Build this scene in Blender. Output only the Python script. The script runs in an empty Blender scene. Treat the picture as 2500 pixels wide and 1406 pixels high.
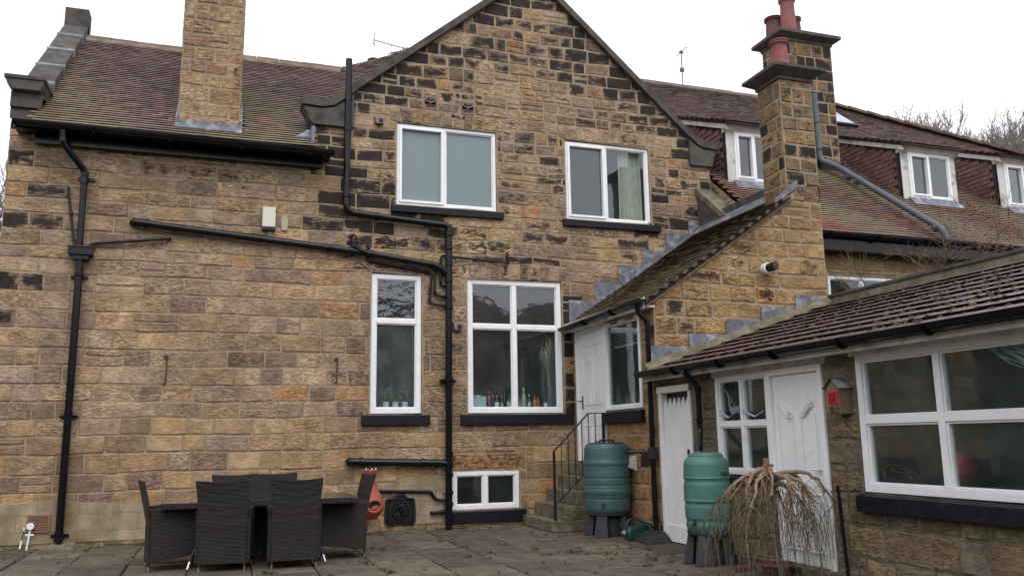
import bpy, math, random
from mathutils import Vector, Matrix
R = math.radians
sc = bpy.context.scene
# ------------------------------------------------------------------ camera, sky, light, exposure
CAMP = Vector((0, -13.788, 1.4))
cam_d = bpy.data.cameras.new('camera'); cam = bpy.data.objects.new('camera', cam_d); sc.collection.objects.link(cam)
cam_d.sensor_width = 36; cam_d.lens = 36 * 2075 / 2500; cam_d.clip_end = 600; cam_d.clip_start = .05
yaw, pit, rol = R(19.0), R(10.1), R(-.875)
f_ = Vector((math.sin(yaw) * math.cos(pit), math.cos(yaw) * math.cos(pit), math.sin(pit)))
r0 = Vector((math.cos(yaw), -math.sin(yaw), 0)); u0 = r0.cross(f_)
r_ = math.cos(rol) * r0 + math.sin(rol) * u0; u_ = -math.sin(rol) * r0 + math.cos(rol) * u0
m = Matrix((r_, u_, -f_)).transposed().to_4x4(); m.translation = CAMP
cam.matrix_world = m
sc.camera = cam
w = bpy.data.worlds.new('World'); sc.world = w; w.use_nodes = True
nt = w.node_tree; bg = nt.nodes['Background']
sky = nt.nodes.new('ShaderNodeTexSky'); sky.sky_type = 'NISHITA'; sky.sun_disc = False
sky.sun_elevation = R(50); sky.sun_rotation = R(200); sky.air_density = 1.0; sky.dust_density = 6; sky.ozone_density = 1
hs = nt.nodes.new('ShaderNodeHueSaturation'); hs.inputs['Saturation'].default_value = .10
gm = nt.nodes.new('ShaderNodeMixRGB'); gm.blend_type = 'MIX'; gm.inputs[0].default_value = .65; gm.inputs[2].default_value = (10.5, 10.6, 11.4, 1)
nt.links.new(sky.outputs[0], hs.inputs['Color']); nt.links.new(hs.outputs[0], gm.inputs[1]); nt.links.new(gm.outputs[0], bg.inputs[0])
bg.inputs[1].default_value = .13
sd = bpy.data.lights.new('sun', 'SUN'); sun = bpy.data.objects.new('sun', sd); sc.collection.objects.link(sun)
sd.energy = .6; sd.angle = R(30); sd.color = (1, .97, .92)
sun.rotation_euler = Vector((.25, -.75, 1.1)).to_track_quat('Z', 'Y').to_euler()
sc.view_settings.view_transform = 'Standard'; sc.view_settings.look = 'None'; sc.view_settings.exposure = .45; sc.view_settings.gamma = 1
sc.cycles.max_bounces = 6; sc.cycles.transparent_max_bounces = 12
try: sc.cycles.use_denoising = True
except Exception: pass

# ------------------------------------------------------------------ helpers
col = sc.collection
ORG = {}
def tag(o, label=None, cat=None, group=None, kind=None):
    if label: o['label'] = label
    if cat: o['category'] = cat
    if group: o['group'] = group
    if kind: o['kind'] = kind
    return o
def thing(name, loc, label, cat, group=None):
    o = bpy.data.objects.new(name, None); col.objects.link(o); o.location = loc; o.empty_display_size = .1
    ORG[o.name] = Vector(loc); return tag(o, label, cat, group)
def children(o): return [c for c in bpy.data.objects if c.parent == o]
def copy_tree(o, parent=None):
    kids = children(o)
    c = o.copy(); col.objects.link(c); c.parent = parent
    for k in kids: copy_tree(k, c)
    return c
class MB:
    def __init__(s): s.v = []; s.f = []; s.c = []; s.a = []; s.cc = (.5, .5, .5, 0); s.ca = (0, 0, 0, 0)
    def V(s, p): s.v.append(Vector(p)); s.c.append(s.cc); s.a.append(s.ca); return len(s.v) - 1
    def poly(s, pts): s.f.append([s.V(p) for p in pts])
    def hexa(s, b, t):
        i = [s.V(p) for p in b] + [s.V(p) for p in t]; n = len(b)
        s.f.append(i[:n][::-1]); s.f.append(i[n:])
        for k in range(n): s.f.append([i[k], i[(k + 1) % n], i[n + (k + 1) % n], i[n + k]])
    def box(s, x0, x1, y0, y1, z0, z1):
        s.hexa([(x0, y0, z0), (x1, y0, z0), (x1, y1, z0), (x0, y1, z0)], [(x0, y0, z1), (x1, y0, z1), (x1, y1, z1), (x0, y1, z1)])
    def obox(s, O, U, V, N, u0, u1, v0, v1, d0, d1):
        O, U, V, N = Vector(O), Vector(U), Vector(V), Vector(N)
        P = lambda u, v, d: O + U * u + V * v + N * d
        s.hexa([P(u0, v0, d0), P(u1, v0, d0), P(u1, v1, d0), P(u0, v1, d0)], [P(u0, v0, d1), P(u1, v0, d1), P(u1, v1, d1), P(u0, v1, d1)])
    def bar(s, a, b, w, h, up=(0, 0, 1)):
        a, b = Vector(a), Vector(b); d = (b - a); L = d.length; d.normalize()
        sd_ = d.cross(Vector(up)).normalized(); u = sd_.cross(d)
        s.obox(a, d, sd_, u, 0, L, -w / 2, w / 2, -h / 2, h / 2)
    def tube(s, pts, r, n=10, caps=True, flat=1):
        pts = [Vector(p) for p in pts]; rr = r if isinstance(r, (list, tuple)) else [r] * len(pts)
        rings = []; ref = None
        for i, p in enumerate(pts):
            t = (pts[min(i + 1, len(pts) - 1)] - pts[max(i - 1, 0)]).normalized()
            if ref is None: ref = t.orthogonal().normalized()
            ref = (ref - t * ref.dot(t))
            if ref.length < 1e-5: ref = t.orthogonal()
            ref.normalize(); b = t.cross(ref)
            rings.append([s.V(p + (ref * math.cos(2 * math.pi * k / n) + b * math.sin(2 * math.pi * k / n) * flat) * rr[i]) for k in range(n)])
        for i in range(len(rings) - 1):
            for k in range(n): s.f.append([rings[i][k], rings[i][(k + 1) % n], rings[i + 1][(k + 1) % n], rings[i + 1][k]])
        if caps: s.f.append(rings[0][::-1]); s.f.append(rings[-1])
    def lathe(s, c, prof, n=28, caps=True):
        c = Vector(c); rings = []
        for r, z in prof: rings.append([s.V(c + Vector((r * math.cos(2 * math.pi * k / n), r * math.sin(2 * math.pi * k / n), z))) for k in range(n)])
        for i in range(len(rings) - 1):
            for k in range(n): s.f.append([rings[i][k], rings[i][(k + 1) % n], rings[i + 1][(k + 1) % n], rings[i + 1][k]])
        if caps: s.f.append(rings[0][::-1]); s.f.append(rings[-1])
    def build(s, name, mat, parent=None, smooth=False, bevel=0, origin=None, subs=0):
        me = bpy.data.meshes.new(name)
        if parent is not None: O = ORG[parent.name]
        elif origin is not None: O = Vector(origin)
        else:
            xs = [p.x for p in s.v]; ys = [p.y for p in s.v]; zs = [p.z for p in s.v]
            O = Vector(((min(xs) + max(xs)) / 2, (min(ys) + max(ys)) / 2, min(zs)))
        me.from_pydata([tuple(p - O) for p in s.v], [], s.f); me.materials.append(mat)
        a = me.color_attributes.new('Col', 'FLOAT_COLOR', 'POINT'); a.data.foreach_set('color', [x for c in s.c for x in c])
        a = me.color_attributes.new('Aux', 'FLOAT_COLOR', 'POINT'); a.data.foreach_set('color', [x for c in s.a for x in c])
        if smooth:
            me.polygons.foreach_set('use_smooth', [True] * len(me.polygons))
        me.update()
        o = bpy.data.objects.new(name, me); col.objects.link(o); ORG[o.name] = O
        if parent is not None: o.parent = parent
        else: o.location = O
        if smooth and not subs:
            try: me.set_sharp_from_angle(angle=R(40))
            except Exception: pass
        if bevel:
            b = o.modifiers.new('bevel', 'BEVEL'); b.width = bevel; b.segments = 2; b.limit_method = 'ANGLE'; b.angle_limit = R(35)
        if subs:
            b = o.modifiers.new('sub', 'SUBSURF'); b.levels = subs; b.render_levels = subs
        return o
def arc(pts, rad=.08, n=5):
    """round the corners of a polyline"""
    P = [Vector(p) for p in pts]; out = [P[0]]
    for i in range(1, len(P) - 1):
        a, b, c = P[i - 1], P[i], P[i + 1]
        r1 = min(rad, (a - b).length * .49, (c - b).length * .49)
        p0 = b + (a - b).normalized() * r1; p2 = b + (c - b).normalized() * r1
        for k in range(n + 1):
            t = k / n; out.append(p0 * (1 - t) ** 2 + b * 2 * t * (1 - t) + p2 * t * t)
    out.append(P[-1]); return out

# ------------------------------------------------------------------ materials
def newmat(name):
    m = bpy.data.materials.new(name); m.use_nodes = True; n = m.node_tree
    return m, n, n.nodes['Principled BSDF']
def N(n, t, **k):
    x = n.nodes.new(t)
    for a, b in k.items(): setattr(x, a, b)
    return x
def noise(n, scale, vec=(1, 1, 1), detail=4, rough=.55, dist=0, coord='pos'):
    if coord == 'pos': g = N(n, 'ShaderNodeNewGeometry').outputs['Position']
    else: g = N(n, 'ShaderNodeTexCoord').outputs['Object']
    mp = N(n, 'ShaderNodeMapping'); mp.inputs['Scale'].default_value = vec
    n.links.new(g, mp.inputs[0])
    t = N(n, 'ShaderNodeTexNoise'); t.inputs['Scale'].default_value = scale; t.inputs['Detail'].default_value = detail
    t.inputs['Roughness'].default_value = rough; t.inputs['Distortion'].default_value = dist
    n.links.new(mp.outputs[0], t.inputs['Vector']); return t.outputs['Fac']
def ramp(n, src, a, b, va=0., vb=1.):
    x = N(n, 'ShaderNodeMapRange'); x.interpolation_type = 'SMOOTHSTEP'
    x.inputs[1].default_value = a; x.inputs[2].default_value = b; x.inputs[3].default_value = va; x.inputs[4].default_value = vb
    n.links.new(src, x.inputs[0]); return x.outputs[0]
def math_(n, op, a, b=None):
    x = N(n, 'ShaderNodeMath', operation=op)
    for i, q in enumerate((a, b)):
        if q is None: continue
        if isinstance(q, (int, float)): x.inputs[i].default_value = q
        else: n.links.new(q, x.inputs[i])
    return x.outputs[0]
def mix(n, fac, a, b, mode='MIX'):
    x = N(n, 'ShaderNodeMixRGB', blend_type=mode)
    for i, q in ((0, fac), (1, a), (2, b)):
        if isinstance(q, (int, float)): x.inputs[i].default_value = q
        elif isinstance(q, tuple): x.inputs[i].default_value = (*q[:3], 1)
        else: n.links.new(q, x.inputs[i])
    return x.outputs[0]
def bump(n, p, h, strength, dist=.01, prev=None):
    b = N(n, 'ShaderNodeBump'); b.inputs['Strength'].default_value = strength; b.inputs['Distance'].default_value = dist
    n.links.new(h, b.inputs['Height'])
    if prev is not None: n.links.new(prev, b.inputs['Normal'])
    n.links.new(b.outputs[0], p.inputs['Normal']); return b.outputs[0]
def attr(n, name):
    a = N(n, 'ShaderNodeAttribute', attribute_name=name); return a
def sep(n, c):
    x = N(n, 'ShaderNodeSeparateColor'); n.links.new(c, x.inputs[0]); return x.outputs

def mk_stone():
    m, n, p = newmat('tooled_sandstone')
    A = attr(n, 'Col'); X = attr(n, 'Aux'); ax = sep(n, X.outputs['Color'])
    st = noise(n, 1, (11, 11, 42), 3, .6, .8)
    st2 = noise(n, 1, (16, 16, 75), 2, .6, .4)
    big = noise(n, 3.2, (1, 1, 1.6), 4, .6)
    fine = noise(n, 60, (1, 1, 1), 3, .6)
    s = ramp(n, math_(n, 'ADD', math_(n, 'MULTIPLY', st, .65), math_(n, 'MULTIPLY', st2, .35)), .42, .57)
    # colour: groove painted darker for shade and dirt in the tooling, chipped ridges paler
    groove = mix(n, 1., A.outputs['Color'], mix(n, ax[0], (.90, .90, .90), (.50, .46, .45)), 'MULTIPLY')
    ridge = mix(n, 1., A.outputs['Color'], mix(n, ax[0], (1.04, 1.03, 1.02), (1.42, 1.40, 1.36)), 'MULTIPLY')
    c = mix(n, s, groove, ridge)
    c = mix(n, 1., c, mix(n, ramp(n, big, .3, .7), (.72, .69, .68), (1.15, 1.15, 1.13)), 'MULTIPLY')
    c = mix(n, 1., c, mix(n, ramp(n, fine, .3, .7), (.90, .90, .90), (1.09, 1.09, 1.09)), 'MULTIPLY')
    wash = noise(n, .55, (1, 1, 1), 3, .5)
    c = mix(n, 1., c, mix(n, ramp(n, wash, .35, .65), (.80, .78, .78), (1.12, 1.10, 1.06)), 'MULTIPLY')
    iron = ramp(n, noise(n, 4.5, (1, 1, 1.5), 3, .6), .56, .68)
    c = mix(n, math_(n, 'MULTIPLY', iron, math_(n, 'MULTIPLY', ax[2], .8)), c, (.36, .17, .06))
    so = math_(n, 'ADD', math_(n, 'ADD', math_(n, 'MULTIPLY', noise(n, 5.5, (1, 1, 1.7), 5, .65), .8), math_(n, 'MULTIPLY', noise(n, 1.6, (1, 1, 1), 2, .5), .45)), math_(n, 'SUBTRACT', math_(n, 'MULTIPLY', A.outputs['Alpha'], 1.0), .62))
    so = math_(n, 'ADD', so, math_(n, 'MULTIPLY', math_(n, 'SUBTRACT', .5, s), math_(n, 'MULTIPLY', ax[0], .16)))
    so = ramp(n, so, .42, .72)
    c = mix(n, math_(n, 'MULTIPLY', so, .94), c, (.017, .014, .016))
    mo = ramp(n, math_(n, 'ADD', noise(n, 7, (1, 1, 1), 5, .65), math_(n, 'SUBTRACT', ax[1], .55)), .42, .62)
    c = mix(n, math_(n, 'MULTIPLY', mo, .75), c, (.075, .085, .028))
    n.links.new(c, p.inputs['Base Color']); p.inputs['Roughness'].default_value = .9; p.inputs['Specular IOR Level'].default_value = .25
    h = math_(n, 'ADD', math_(n, 'MULTIPLY', s, math_(n, 'ADD', math_(n, 'MULTIPLY', ax[0], .9), .1)), math_(n, 'MULTIPLY', fine, .25))
    bump(n, p, h, .62, .012); return m
def mk_simple(name, c, rough=.8, var=.15, scale=8, metal=0, spec=.5, bumpv=0, bs=40, c2=None, thr=(.45, .65), vec=(1, 1, 1), coord='pos', coat=0):
    m, n, p = newmat(name)
    f = noise(n, scale, vec, 5, .6, coord=coord)
    lo = tuple(x * (1 - var) for x in c); hi = tuple(min(1, x * (1 + var)) for x in c)
    cc = mix(n, ramp(n, f, .3, .7), lo, hi)
    if c2: cc = mix(n, ramp(n, noise(n, scale * .45, vec, 6, .65, coord=coord), *thr), cc, c2)
    n.links.new(cc, p.inputs['Base Color'])
    p.inputs['Roughness'].default_value = rough; p.inputs['Metallic'].default_value = metal; p.inputs['Specular IOR Level'].default_value = spec
    if coat: p.inputs['Coat Weight'].default_value = coat
    if bumpv: bump(n, p, noise(n, bs, (1, 1, 1), 4, .6, coord=coord), bumpv, .01)
    return m
def mk_attr(name, rough=.85, moss=None, spec=.35, nscale=25, bumpv=.4, bd=.006, nlo=.75, nhi=1.2, mossthr=(.42, .6)):
    m, n, p = newmat(name)
    A = attr(n, 'Col'); ax = sep(n, attr(n, 'Aux').outputs['Color'])
    f = noise(n, nscale, (1, 1, 1), 4, .65)
    c = mix(n, 1., A.outputs['Color'], mix(n, ramp(n, f, .3, .7), (nlo,) * 3, (nhi,) * 3), 'MULTIPLY')
    c = mix(n, 1., c, mix(n, ramp(n, noise(n, 75, (1, 1, 1), 3, .7), .3, .7), (.80,) * 3, (1.16,) * 3), 'MULTIPLY')
    if moss:
        mo = ramp(n, math_(n, 'ADD', noise(n, 6, (1, 1, 1), 6, .7), math_(n, 'SUBTRACT', ax[1], .5)), *mossthr)
        c = mix(n, math_(n, 'MULTIPLY', mo, .72), c, moss)
    n.links.new(c, p.inputs['Base Color']); p.inputs['Roughness'].default_value = rough; p.inputs['Specular IOR Level'].default_value = spec
    if bumpv: bump(n, p, f, bumpv, bd)
    return m
def mk_glass(name, tint=(.90, .94, .94), spec=1.55, wav=.12, wsc=2.2, haze=.025):
    m, n, p = newmat(name); n.nodes.remove(p)
    out = n.nodes['Material Output']
    tr = N(n, 'ShaderNodeBsdfTransparent'); tr.inputs[0].default_value = (*tint, 1)
    gl = N(n, 'ShaderNodeBsdfGlossy'); gl.inputs['Roughness'].default_value = .03; gl.inputs['Color'].default_value = (.93, .97, 1, 1)
    fr = N(n, 'ShaderNodeFresnel'); fr.inputs[0].default_value = spec
    f = noise(n, wsc, (1, 1, 1), 3, .5)
    b = N(n, 'ShaderNodeBump'); b.inputs['Strength'].default_value = wav; b.inputs['Distance'].default_value = .02
    n.links.new(f, b.inputs['Height']); n.links.new(b.outputs[0], gl.inputs['Normal'])
    bf = N(n, 'ShaderNodeNewGeometry').outputs['Backfacing']; mx = N(n, 'ShaderNodeMixShader'); n.links.new(math_(n, 'MULTIPLY', math_(n, 'MULTIPLY', fr.outputs[0], 2.1), math_(n, 'SUBTRACT', 1., bf)), mx.inputs[0]); n.links.new(tr.outputs[0], mx.inputs[1]); n.links.new(gl.outputs[0], mx.inputs[2])
    df = N(n, 'ShaderNodeBsdfDiffuse'); df.inputs[0].default_value = (.36, .40, .40, 1); m2 = N(n, 'ShaderNodeMixShader')
    n.links.new(ramp(n, noise(n, 2.5, (1, 1, 1), 4, .6), .3, .7, haze * .6, haze * 1.4), m2.inputs[0]); n.links.new(mx.outputs[0], m2.inputs[1]); n.links.new(df.outputs[0], m2.inputs[2])
    n.links.new(m2.outputs[0], out.inputs[0]); return m
M = {}
M['stone'] = mk_stone()
M['mortar'] = mk_simple('lime_mortar', (.30, .235, .16), .95, .25, 6, bumpv=.5, bs=70, c2=(.17, .13, .09), thr=(.48, .72), spec=.2)
M['mortar2'] = mk_simple('dark_joint_mortar', (.15, .125, .085), .95, .3, 6, bumpv=.5, bs=70, c2=(.07, .07, .035), thr=(.48, .70), spec=.2)
M['render'] = mk_simple('plinth_render', (.33, .275, .195), .95, .2, 3, bumpv=.4, bs=30, c2=(.19, .145, .085), thr=(.42, .68), spec=.2)
def plinth_lines():
    n = M['render'].node_tree; p = n.nodes['Principled BSDF']; src = p.inputs['Base Color'].links[0].from_socket
    g = N(n, 'ShaderNodeNewGeometry').outputs['Position']; mp = N(n, 'ShaderNodeMapping'); mp.inputs['Rotation'].default_value = (R(90), 0, 0); mp.inputs['Location'].default_value = (.1, .0, 0)
    sx = N(n, 'ShaderNodeSeparateXYZ'); cx = N(n, 'ShaderNodeCombineXYZ'); n.links.new(g, sx.inputs[0]); n.links.new(sx.outputs[0], cx.inputs[0]); n.links.new(math_(n, 'ADD', sx.outputs[2], math_(n, 'MULTIPLY', noise(n, 2.5), .03)), cx.inputs[1])
    bt = N(n, 'ShaderNodeTexBrick'); bt.inputs['Scale'].default_value = 1; bt.inputs['Brick Width'].default_value = .52; bt.inputs['Row Height'].default_value = .235; bt.inputs['Mortar Size'].default_value = .006; bt.inputs['Mortar Smooth'].default_value = .6
    bt.inputs['Color1'].default_value = (1, .98, .95, 1); bt.inputs['Color2'].default_value = (.90, .88, .85, 1); bt.inputs['Mortar'].default_value = (.66, .60, .52, 1)
    n.links.new(cx.outputs[0], bt.inputs['Vector']); n.links.new(mix(n, 1., src, bt.outputs['Color'], 'MULTIPLY'), p.inputs['Base Color'])
plinth_lines()
M['dress'] = mk_simple('weathered_dressed_stone', (.072, .066, .064), .9, .35, 5, bumpv=.4, bs=40, c2=(.095, .092, .062), thr=(.5, .7), spec=.25)
M['steps'] = mk_simple('worn_step_stone', (.15, .13, .09), .9, .35, 6, bumpv=.5, bs=45, c2=(.085, .085, .04), thr=(.48, .7), spec=.25)
M['tile'] = mk_attr('clay_roof_tile', .62, (.205, .165, .085), nscale=14, bumpv=.3)
M['ctile'] = mk_attr('concrete_roof_tile', .42, (.07, .04, .02), spec=.5, nscale=18, bumpv=.35)
M['underlay'] = mk_simple('roof_underlay', (.03, .022, .02), .95, .2, 9)
M['white'] = mk_simple('white_upvc', (.80, .81, .82), .35, .04, 7, spec=.5, c2=(.62, .62, .57), thr=(.54, .80))
M['wood'] = mk_simple('white_painted_timber', (.74, .75, .75), .55, .05, 5, bumpv=.15, bs=30, c2=(.50, .49, .45), thr=(.56, .8))
M['dirtywhite'] = mk_simple('weathered_white_board', (.55, .55, .52), .7, .1, 7, bumpv=.2, bs=30, c2=(.28, .27, .23), thr=(.48, .72))
M['black'] = mk_simple('black_gloss_paint', (.005, .0055, .008), .22, .25, 7, spec=.30, bumpv=.06, bs=25)
M['iron'] = mk_simple('black_painted_iron', (.009, .009, .011), .45, .3, 20, spec=.35, bumpv=.25, bs=60)
M['sill'] = mk_simple('black_painted_sill', (.007, .008, .013), .5, .35, 12, spec=.25, bumpv=.35, bs=35, c2=(.03, .033, .04), thr=(.6, .8))
M['grey'] = mk_simple('grey_plastic_pipe', (.07, .08, .095), .45, .1, 8, spec=.45)
M['lead'] = mk_simple('lead_flashing', (.125, .135, .16), .5, .35, 9, spec=.4, bumpv=.6, bs=12, c2=(.33, .34, .36), thr=(.50, .66))
M['glass'] = mk_glass('window_glass')
M['glassdark'] = mk_glass('streaky_glass', (.90, .96, .94), 1.65, .16, 1.6, .035)
M['glassold'] = mk_glass('wavy_glass', (.7, .75, .78), 1.62, .55, 5.)
M['glasshaze'] = mk_glass('misted_glass', (.85, .9, .9), 1.55, .1, 2., .085)
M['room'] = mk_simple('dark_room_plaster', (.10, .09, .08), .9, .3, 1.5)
M['curtain'] = mk_simple('cream_curtain', (.50, .50, .42), .9, .1, 6)
M['blind'] = mk_simple('brown_blind', (.17, .125, .10), .6, .1, 5)
M['terra'] = mk_simple('terracotta_clay', (.34, .075, .05), .8, .15, 9, bumpv=.15, c2=(.40, .12, .08), thr=(.5, .75), coord='obj')
M['pot'] = mk_simple('red_chimney_pot', (.23, .082, .072), .85, .15, 7, bumpv=.15, c2=(.18, .06, .05), thr=(.5, .7))
M['potdark'] = mk_simple('sooty_chimney_pot', (.12, .05, .045), .85, .25, 7, bumpv=.15, c2=(.05, .03, .03), thr=(.5, .7))
M['butt1'] = mk_simple('faded_green_plastic', (.048, .106, .110), .5, .15, 4, spec=.4, coord='obj', bumpv=.05, c2=(.10, .115, .095), thr=(.54, .75), vec=(1, 1, .5))
M['butt2'] = mk_simple('bright_green_plastic', (.058, .158, .128), .5, .15, 4, spec=.4, coord='obj', bumpv=.05, c2=(.10, .16, .125), thr=(.50, .72), vec=(1, 1, .5))
M['blackplastic'] = mk_simple('black_plastic', (.024, .026, .030), .6, .2, 9, spec=.4, coord='obj')
M['cangreen'] = mk_simple('dark_green_plastic', (.010, .050, .042), .38, .1, 8, spec=.5, coord='obj')
M['metal'] = mk_simple('steel', (.6, .6, .6), .3, .1, 8, metal=1)
M['paleplastic'] = mk_simple('cream_plastic', (.62, .61, .54), .5, .05, 6)
M['bark'] = mk_simple('willow_bark', (.22, .15, .095), .8, .35, 30, bumpv=.5, bs=50, c2=(.30, .23, .15), thr=(.5, .7))
M['twig'] = mk_simple('willow_twig', (.15, .12, .055), .8, .4, 20, c2=(.05, .035, .02), thr=(.42, .6))
M['baretwig'] = mk_simple('bare_tree_bark', (.17, .145, .135), .9, .25, 6)
M['redtwig'] = mk_simple('reddish_creeper_stem', (.13, .055, .045), .85, .3, 12)
M['moss'] = mk_simple('cushion_moss', (.055, .028, .018), .95, .5, 18, bumpv=.6, c2=(.10, .10, .018), thr=(.56, .66))
M['weed'] = mk_simple('weed_leaf', (.06, .075, .022), .8, .4, 25, c2=(.15, .13, .04))
M['cone'] = mk_simple('brown_seed_clump', (.030, .017, .011), .9, .3, 30, bumpv=.5, coord='obj')
M['soil'] = mk_simple('joint_soil', (.035, .028, .018), .95, .3, 12, c2=(.055, .06, .018), thr=(.5, .65), bumpv=.5)
M['bank'] = mk_simple('wooded_bank_foliage', (.085, .08, .065), .95, .5, .5, c2=(.09, .10, .06), thr=(.5, .6))
M['wood2'] = mk_simple('weathered_wood', (.21, .13, .075), .85, .2, 14, c2=(.13, .08, .05), vec=(1, 1, .3))
def paving():
    m = mk_attr('paving_slab', .78, (.05, .055, .022), spec=.35, nscale=5, bumpv=.3, bd=.005, nlo=.62, nhi=1.22, mossthr=(.50, .68)); return m
M['slab'] = paving()
def rattan():
    m, n, p = newmat('woven_rattan')
    tc = N(n, 'ShaderNodeTexCoord').outputs['Object']
    w1 = N(n, 'ShaderNodeTexWave'); w1.wave_type = 'BANDS'; w1.bands_direction = 'Z'; w1.inputs['Scale'].default_value = 22; w1.inputs['Distortion'].default_value = .6; w1.inputs['Detail'].default_value = 1
    w2 = N(n, 'ShaderNodeTexWave'); w2.wave_type = 'BANDS'; w2.bands_direction = 'X'; w2.inputs['Scale'].default_value = 14
    w3 = N(n, 'ShaderNodeTexWave'); w3.wave_type = 'BANDS'; w3.bands_direction = 'Y'; w3.inputs['Scale'].default_value = 14
    for x in (w1, w2, w3): n.links.new(tc, x.inputs['Vector'])
    v = math_(n, 'MULTIPLY', w1.outputs['Fac'], math_(n, 'ADD', .35, math_(n, 'MULTIPLY', .65, math_(n, 'MAXIMUM', w2.outputs['Fac'], math_(n, 'MULTIPLY', w3.outputs['Fac'], .9)))))
    c = mix(n, ramp(n, v, .1, .8), (.004, .004, .005), (.046, .038, .038))
    band = ramp(n, noise(n, 1, (1.5, 1.5, 9), 2, .5, coord='obj'), .45, .62)
    c = mix(n, math_(n, 'MULTIPLY', band, .6), c, mix(n, ramp(n, v, .1, .8), (.009, .006, .006), (.055, .038, .036)))
    n.links.new(c, p.inputs['Base Color']); p.inputs['Roughness'].default_value = .5; p.inputs['Specular IOR Level'].default_value = .4
    p.inputs['Specular IOR Level'].default_value = .22
    bump(n, p, v, .9, .008); return m
M['rattan'] = rattan()

# ------------------------------------------------------------------ walling: real courses of split blocks
def clip(poly, px, pz, nx, nz):
    out = []
    for i in range(len(poly)):
        a, b = poly[i], poly[(i + 1) % len(poly)]
        da = (a[0] - px) * nx + (a[1] - pz) * nz; db = (b[0] - px) * nx + (b[1] - pz) * nz
        if da >= 0: out.append(a)
        if (da >= 0) != (db >= 0):
            t = da / (da - db); out.append((a[0] + (b[0] - a[0]) * t, a[1] + (b[1] - a[1]) * t))
    return out
def subtract(rects, h):
    out = []
    for (a, b, c, d) in rects:   # u0 v0 u1 v1
        if h[0] >= c or h[2] <= a or h[1] >= d or h[3] <= b: out.append((a, b, c, d)); continue
        if h[0] > a: out.append((a, b, h[0], d))
        if h[2] < c: out.append((h[2], b, c, d))
        m0, m1 = max(a, h[0]), min(c, h[2])
        if h[1] > b: out.append((m0, b, m1, h[1]))
        if h[3] < d: out.append((m0, h[3], m1, d))
    return out
BUFF = [(.335, .245, .162), (.31, .228, .152), (.28, .207, .145), (.355, .265, .182), (.325, .245, .178), (.25, .186, .136), (.335, .235, .145), (.225, .168, .125)]
def block(b, P, poly, colr, aux, rnd, mort=.010, raise_=(.004, .018), ins=.016):
    cu = sum(p[0] for p in poly) / len(poly); cv = sum(p[1] for p in poly) / len(poly)
    us = [p[0] for p in poly]; vs = [p[1] for p in poly]; W_, H_ = max(us) - min(us), max(vs) - min(vs)
    if W_ < .03 or H_ < .03: return
    def shrink(q, a):
        fu = max(0, 1 - 2 * a / W_); fv = max(0, 1 - 2 * a / H_)
        return (cu + (q[0] - cu) * fu, cv + (q[1] - cv) * fv)
    h = rnd.uniform(*raise_); b.cc = colr; b.ca = aux
    # split long edges so the arrises can wander a little
    pts = []
    for i in range(len(poly)):
        a, c = poly[i], poly[(i + 1) % len(poly)]; L = math.hypot(c[0] - a[0], c[1] - a[1]); k = max(1, min(3, int(L / .16)))
        for j in range(k): pts.append((a[0] + (c[0] - a[0]) * j / k, a[1] + (c[1] - a[1]) * j / k))
    jit = [(rnd.uniform(-.008, .008), rnd.uniform(-.007, .007)) for _ in pts]
    r0 = []; r1 = []
    for q, jt in zip(pts, jit):
        s0 = shrink(q, mort + .003); s1 = shrink(q, mort + ins)
        r0.append(b.V(P(s0[0] + jt[0], s0[1] + jt[1], -.004))); r1.append(b.V(P(s1[0] + jt[0], s1[1] + jt[1], h + rnd.uniform(-.002, .002))))
    n = len(pts)
    for i in range(n): b.f.append([r0[i], r0[(i + 1) % n], r1[(i + 1) % n], r1[i]])
    if colr[3] < .3: b.f.append(r1)
    else:   # stained blocks: the stain thins out unevenly towards the arrises
        r2 = []; k_ = min(.30, .055 / min(W_, H_) + .06)
        for q in pts:
            s2 = shrink(q, mort + ins + k_ * min(W_, H_)); r2.append(b.V(P(s2[0], s2[1], h + .001)))
        for i in range(n):
            e = rnd.uniform(0, .34) * (1.4 if rnd.random() < .3 else 1)
            for j in (r0[i], r1[i]): b.c[j] = (*colr[:3], colr[3] - e)
            b.f.append([r1[i], r1[(i + 1) % n], r2[(i + 1) % n], r2[i]])
        b.f.append(r2)
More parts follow.
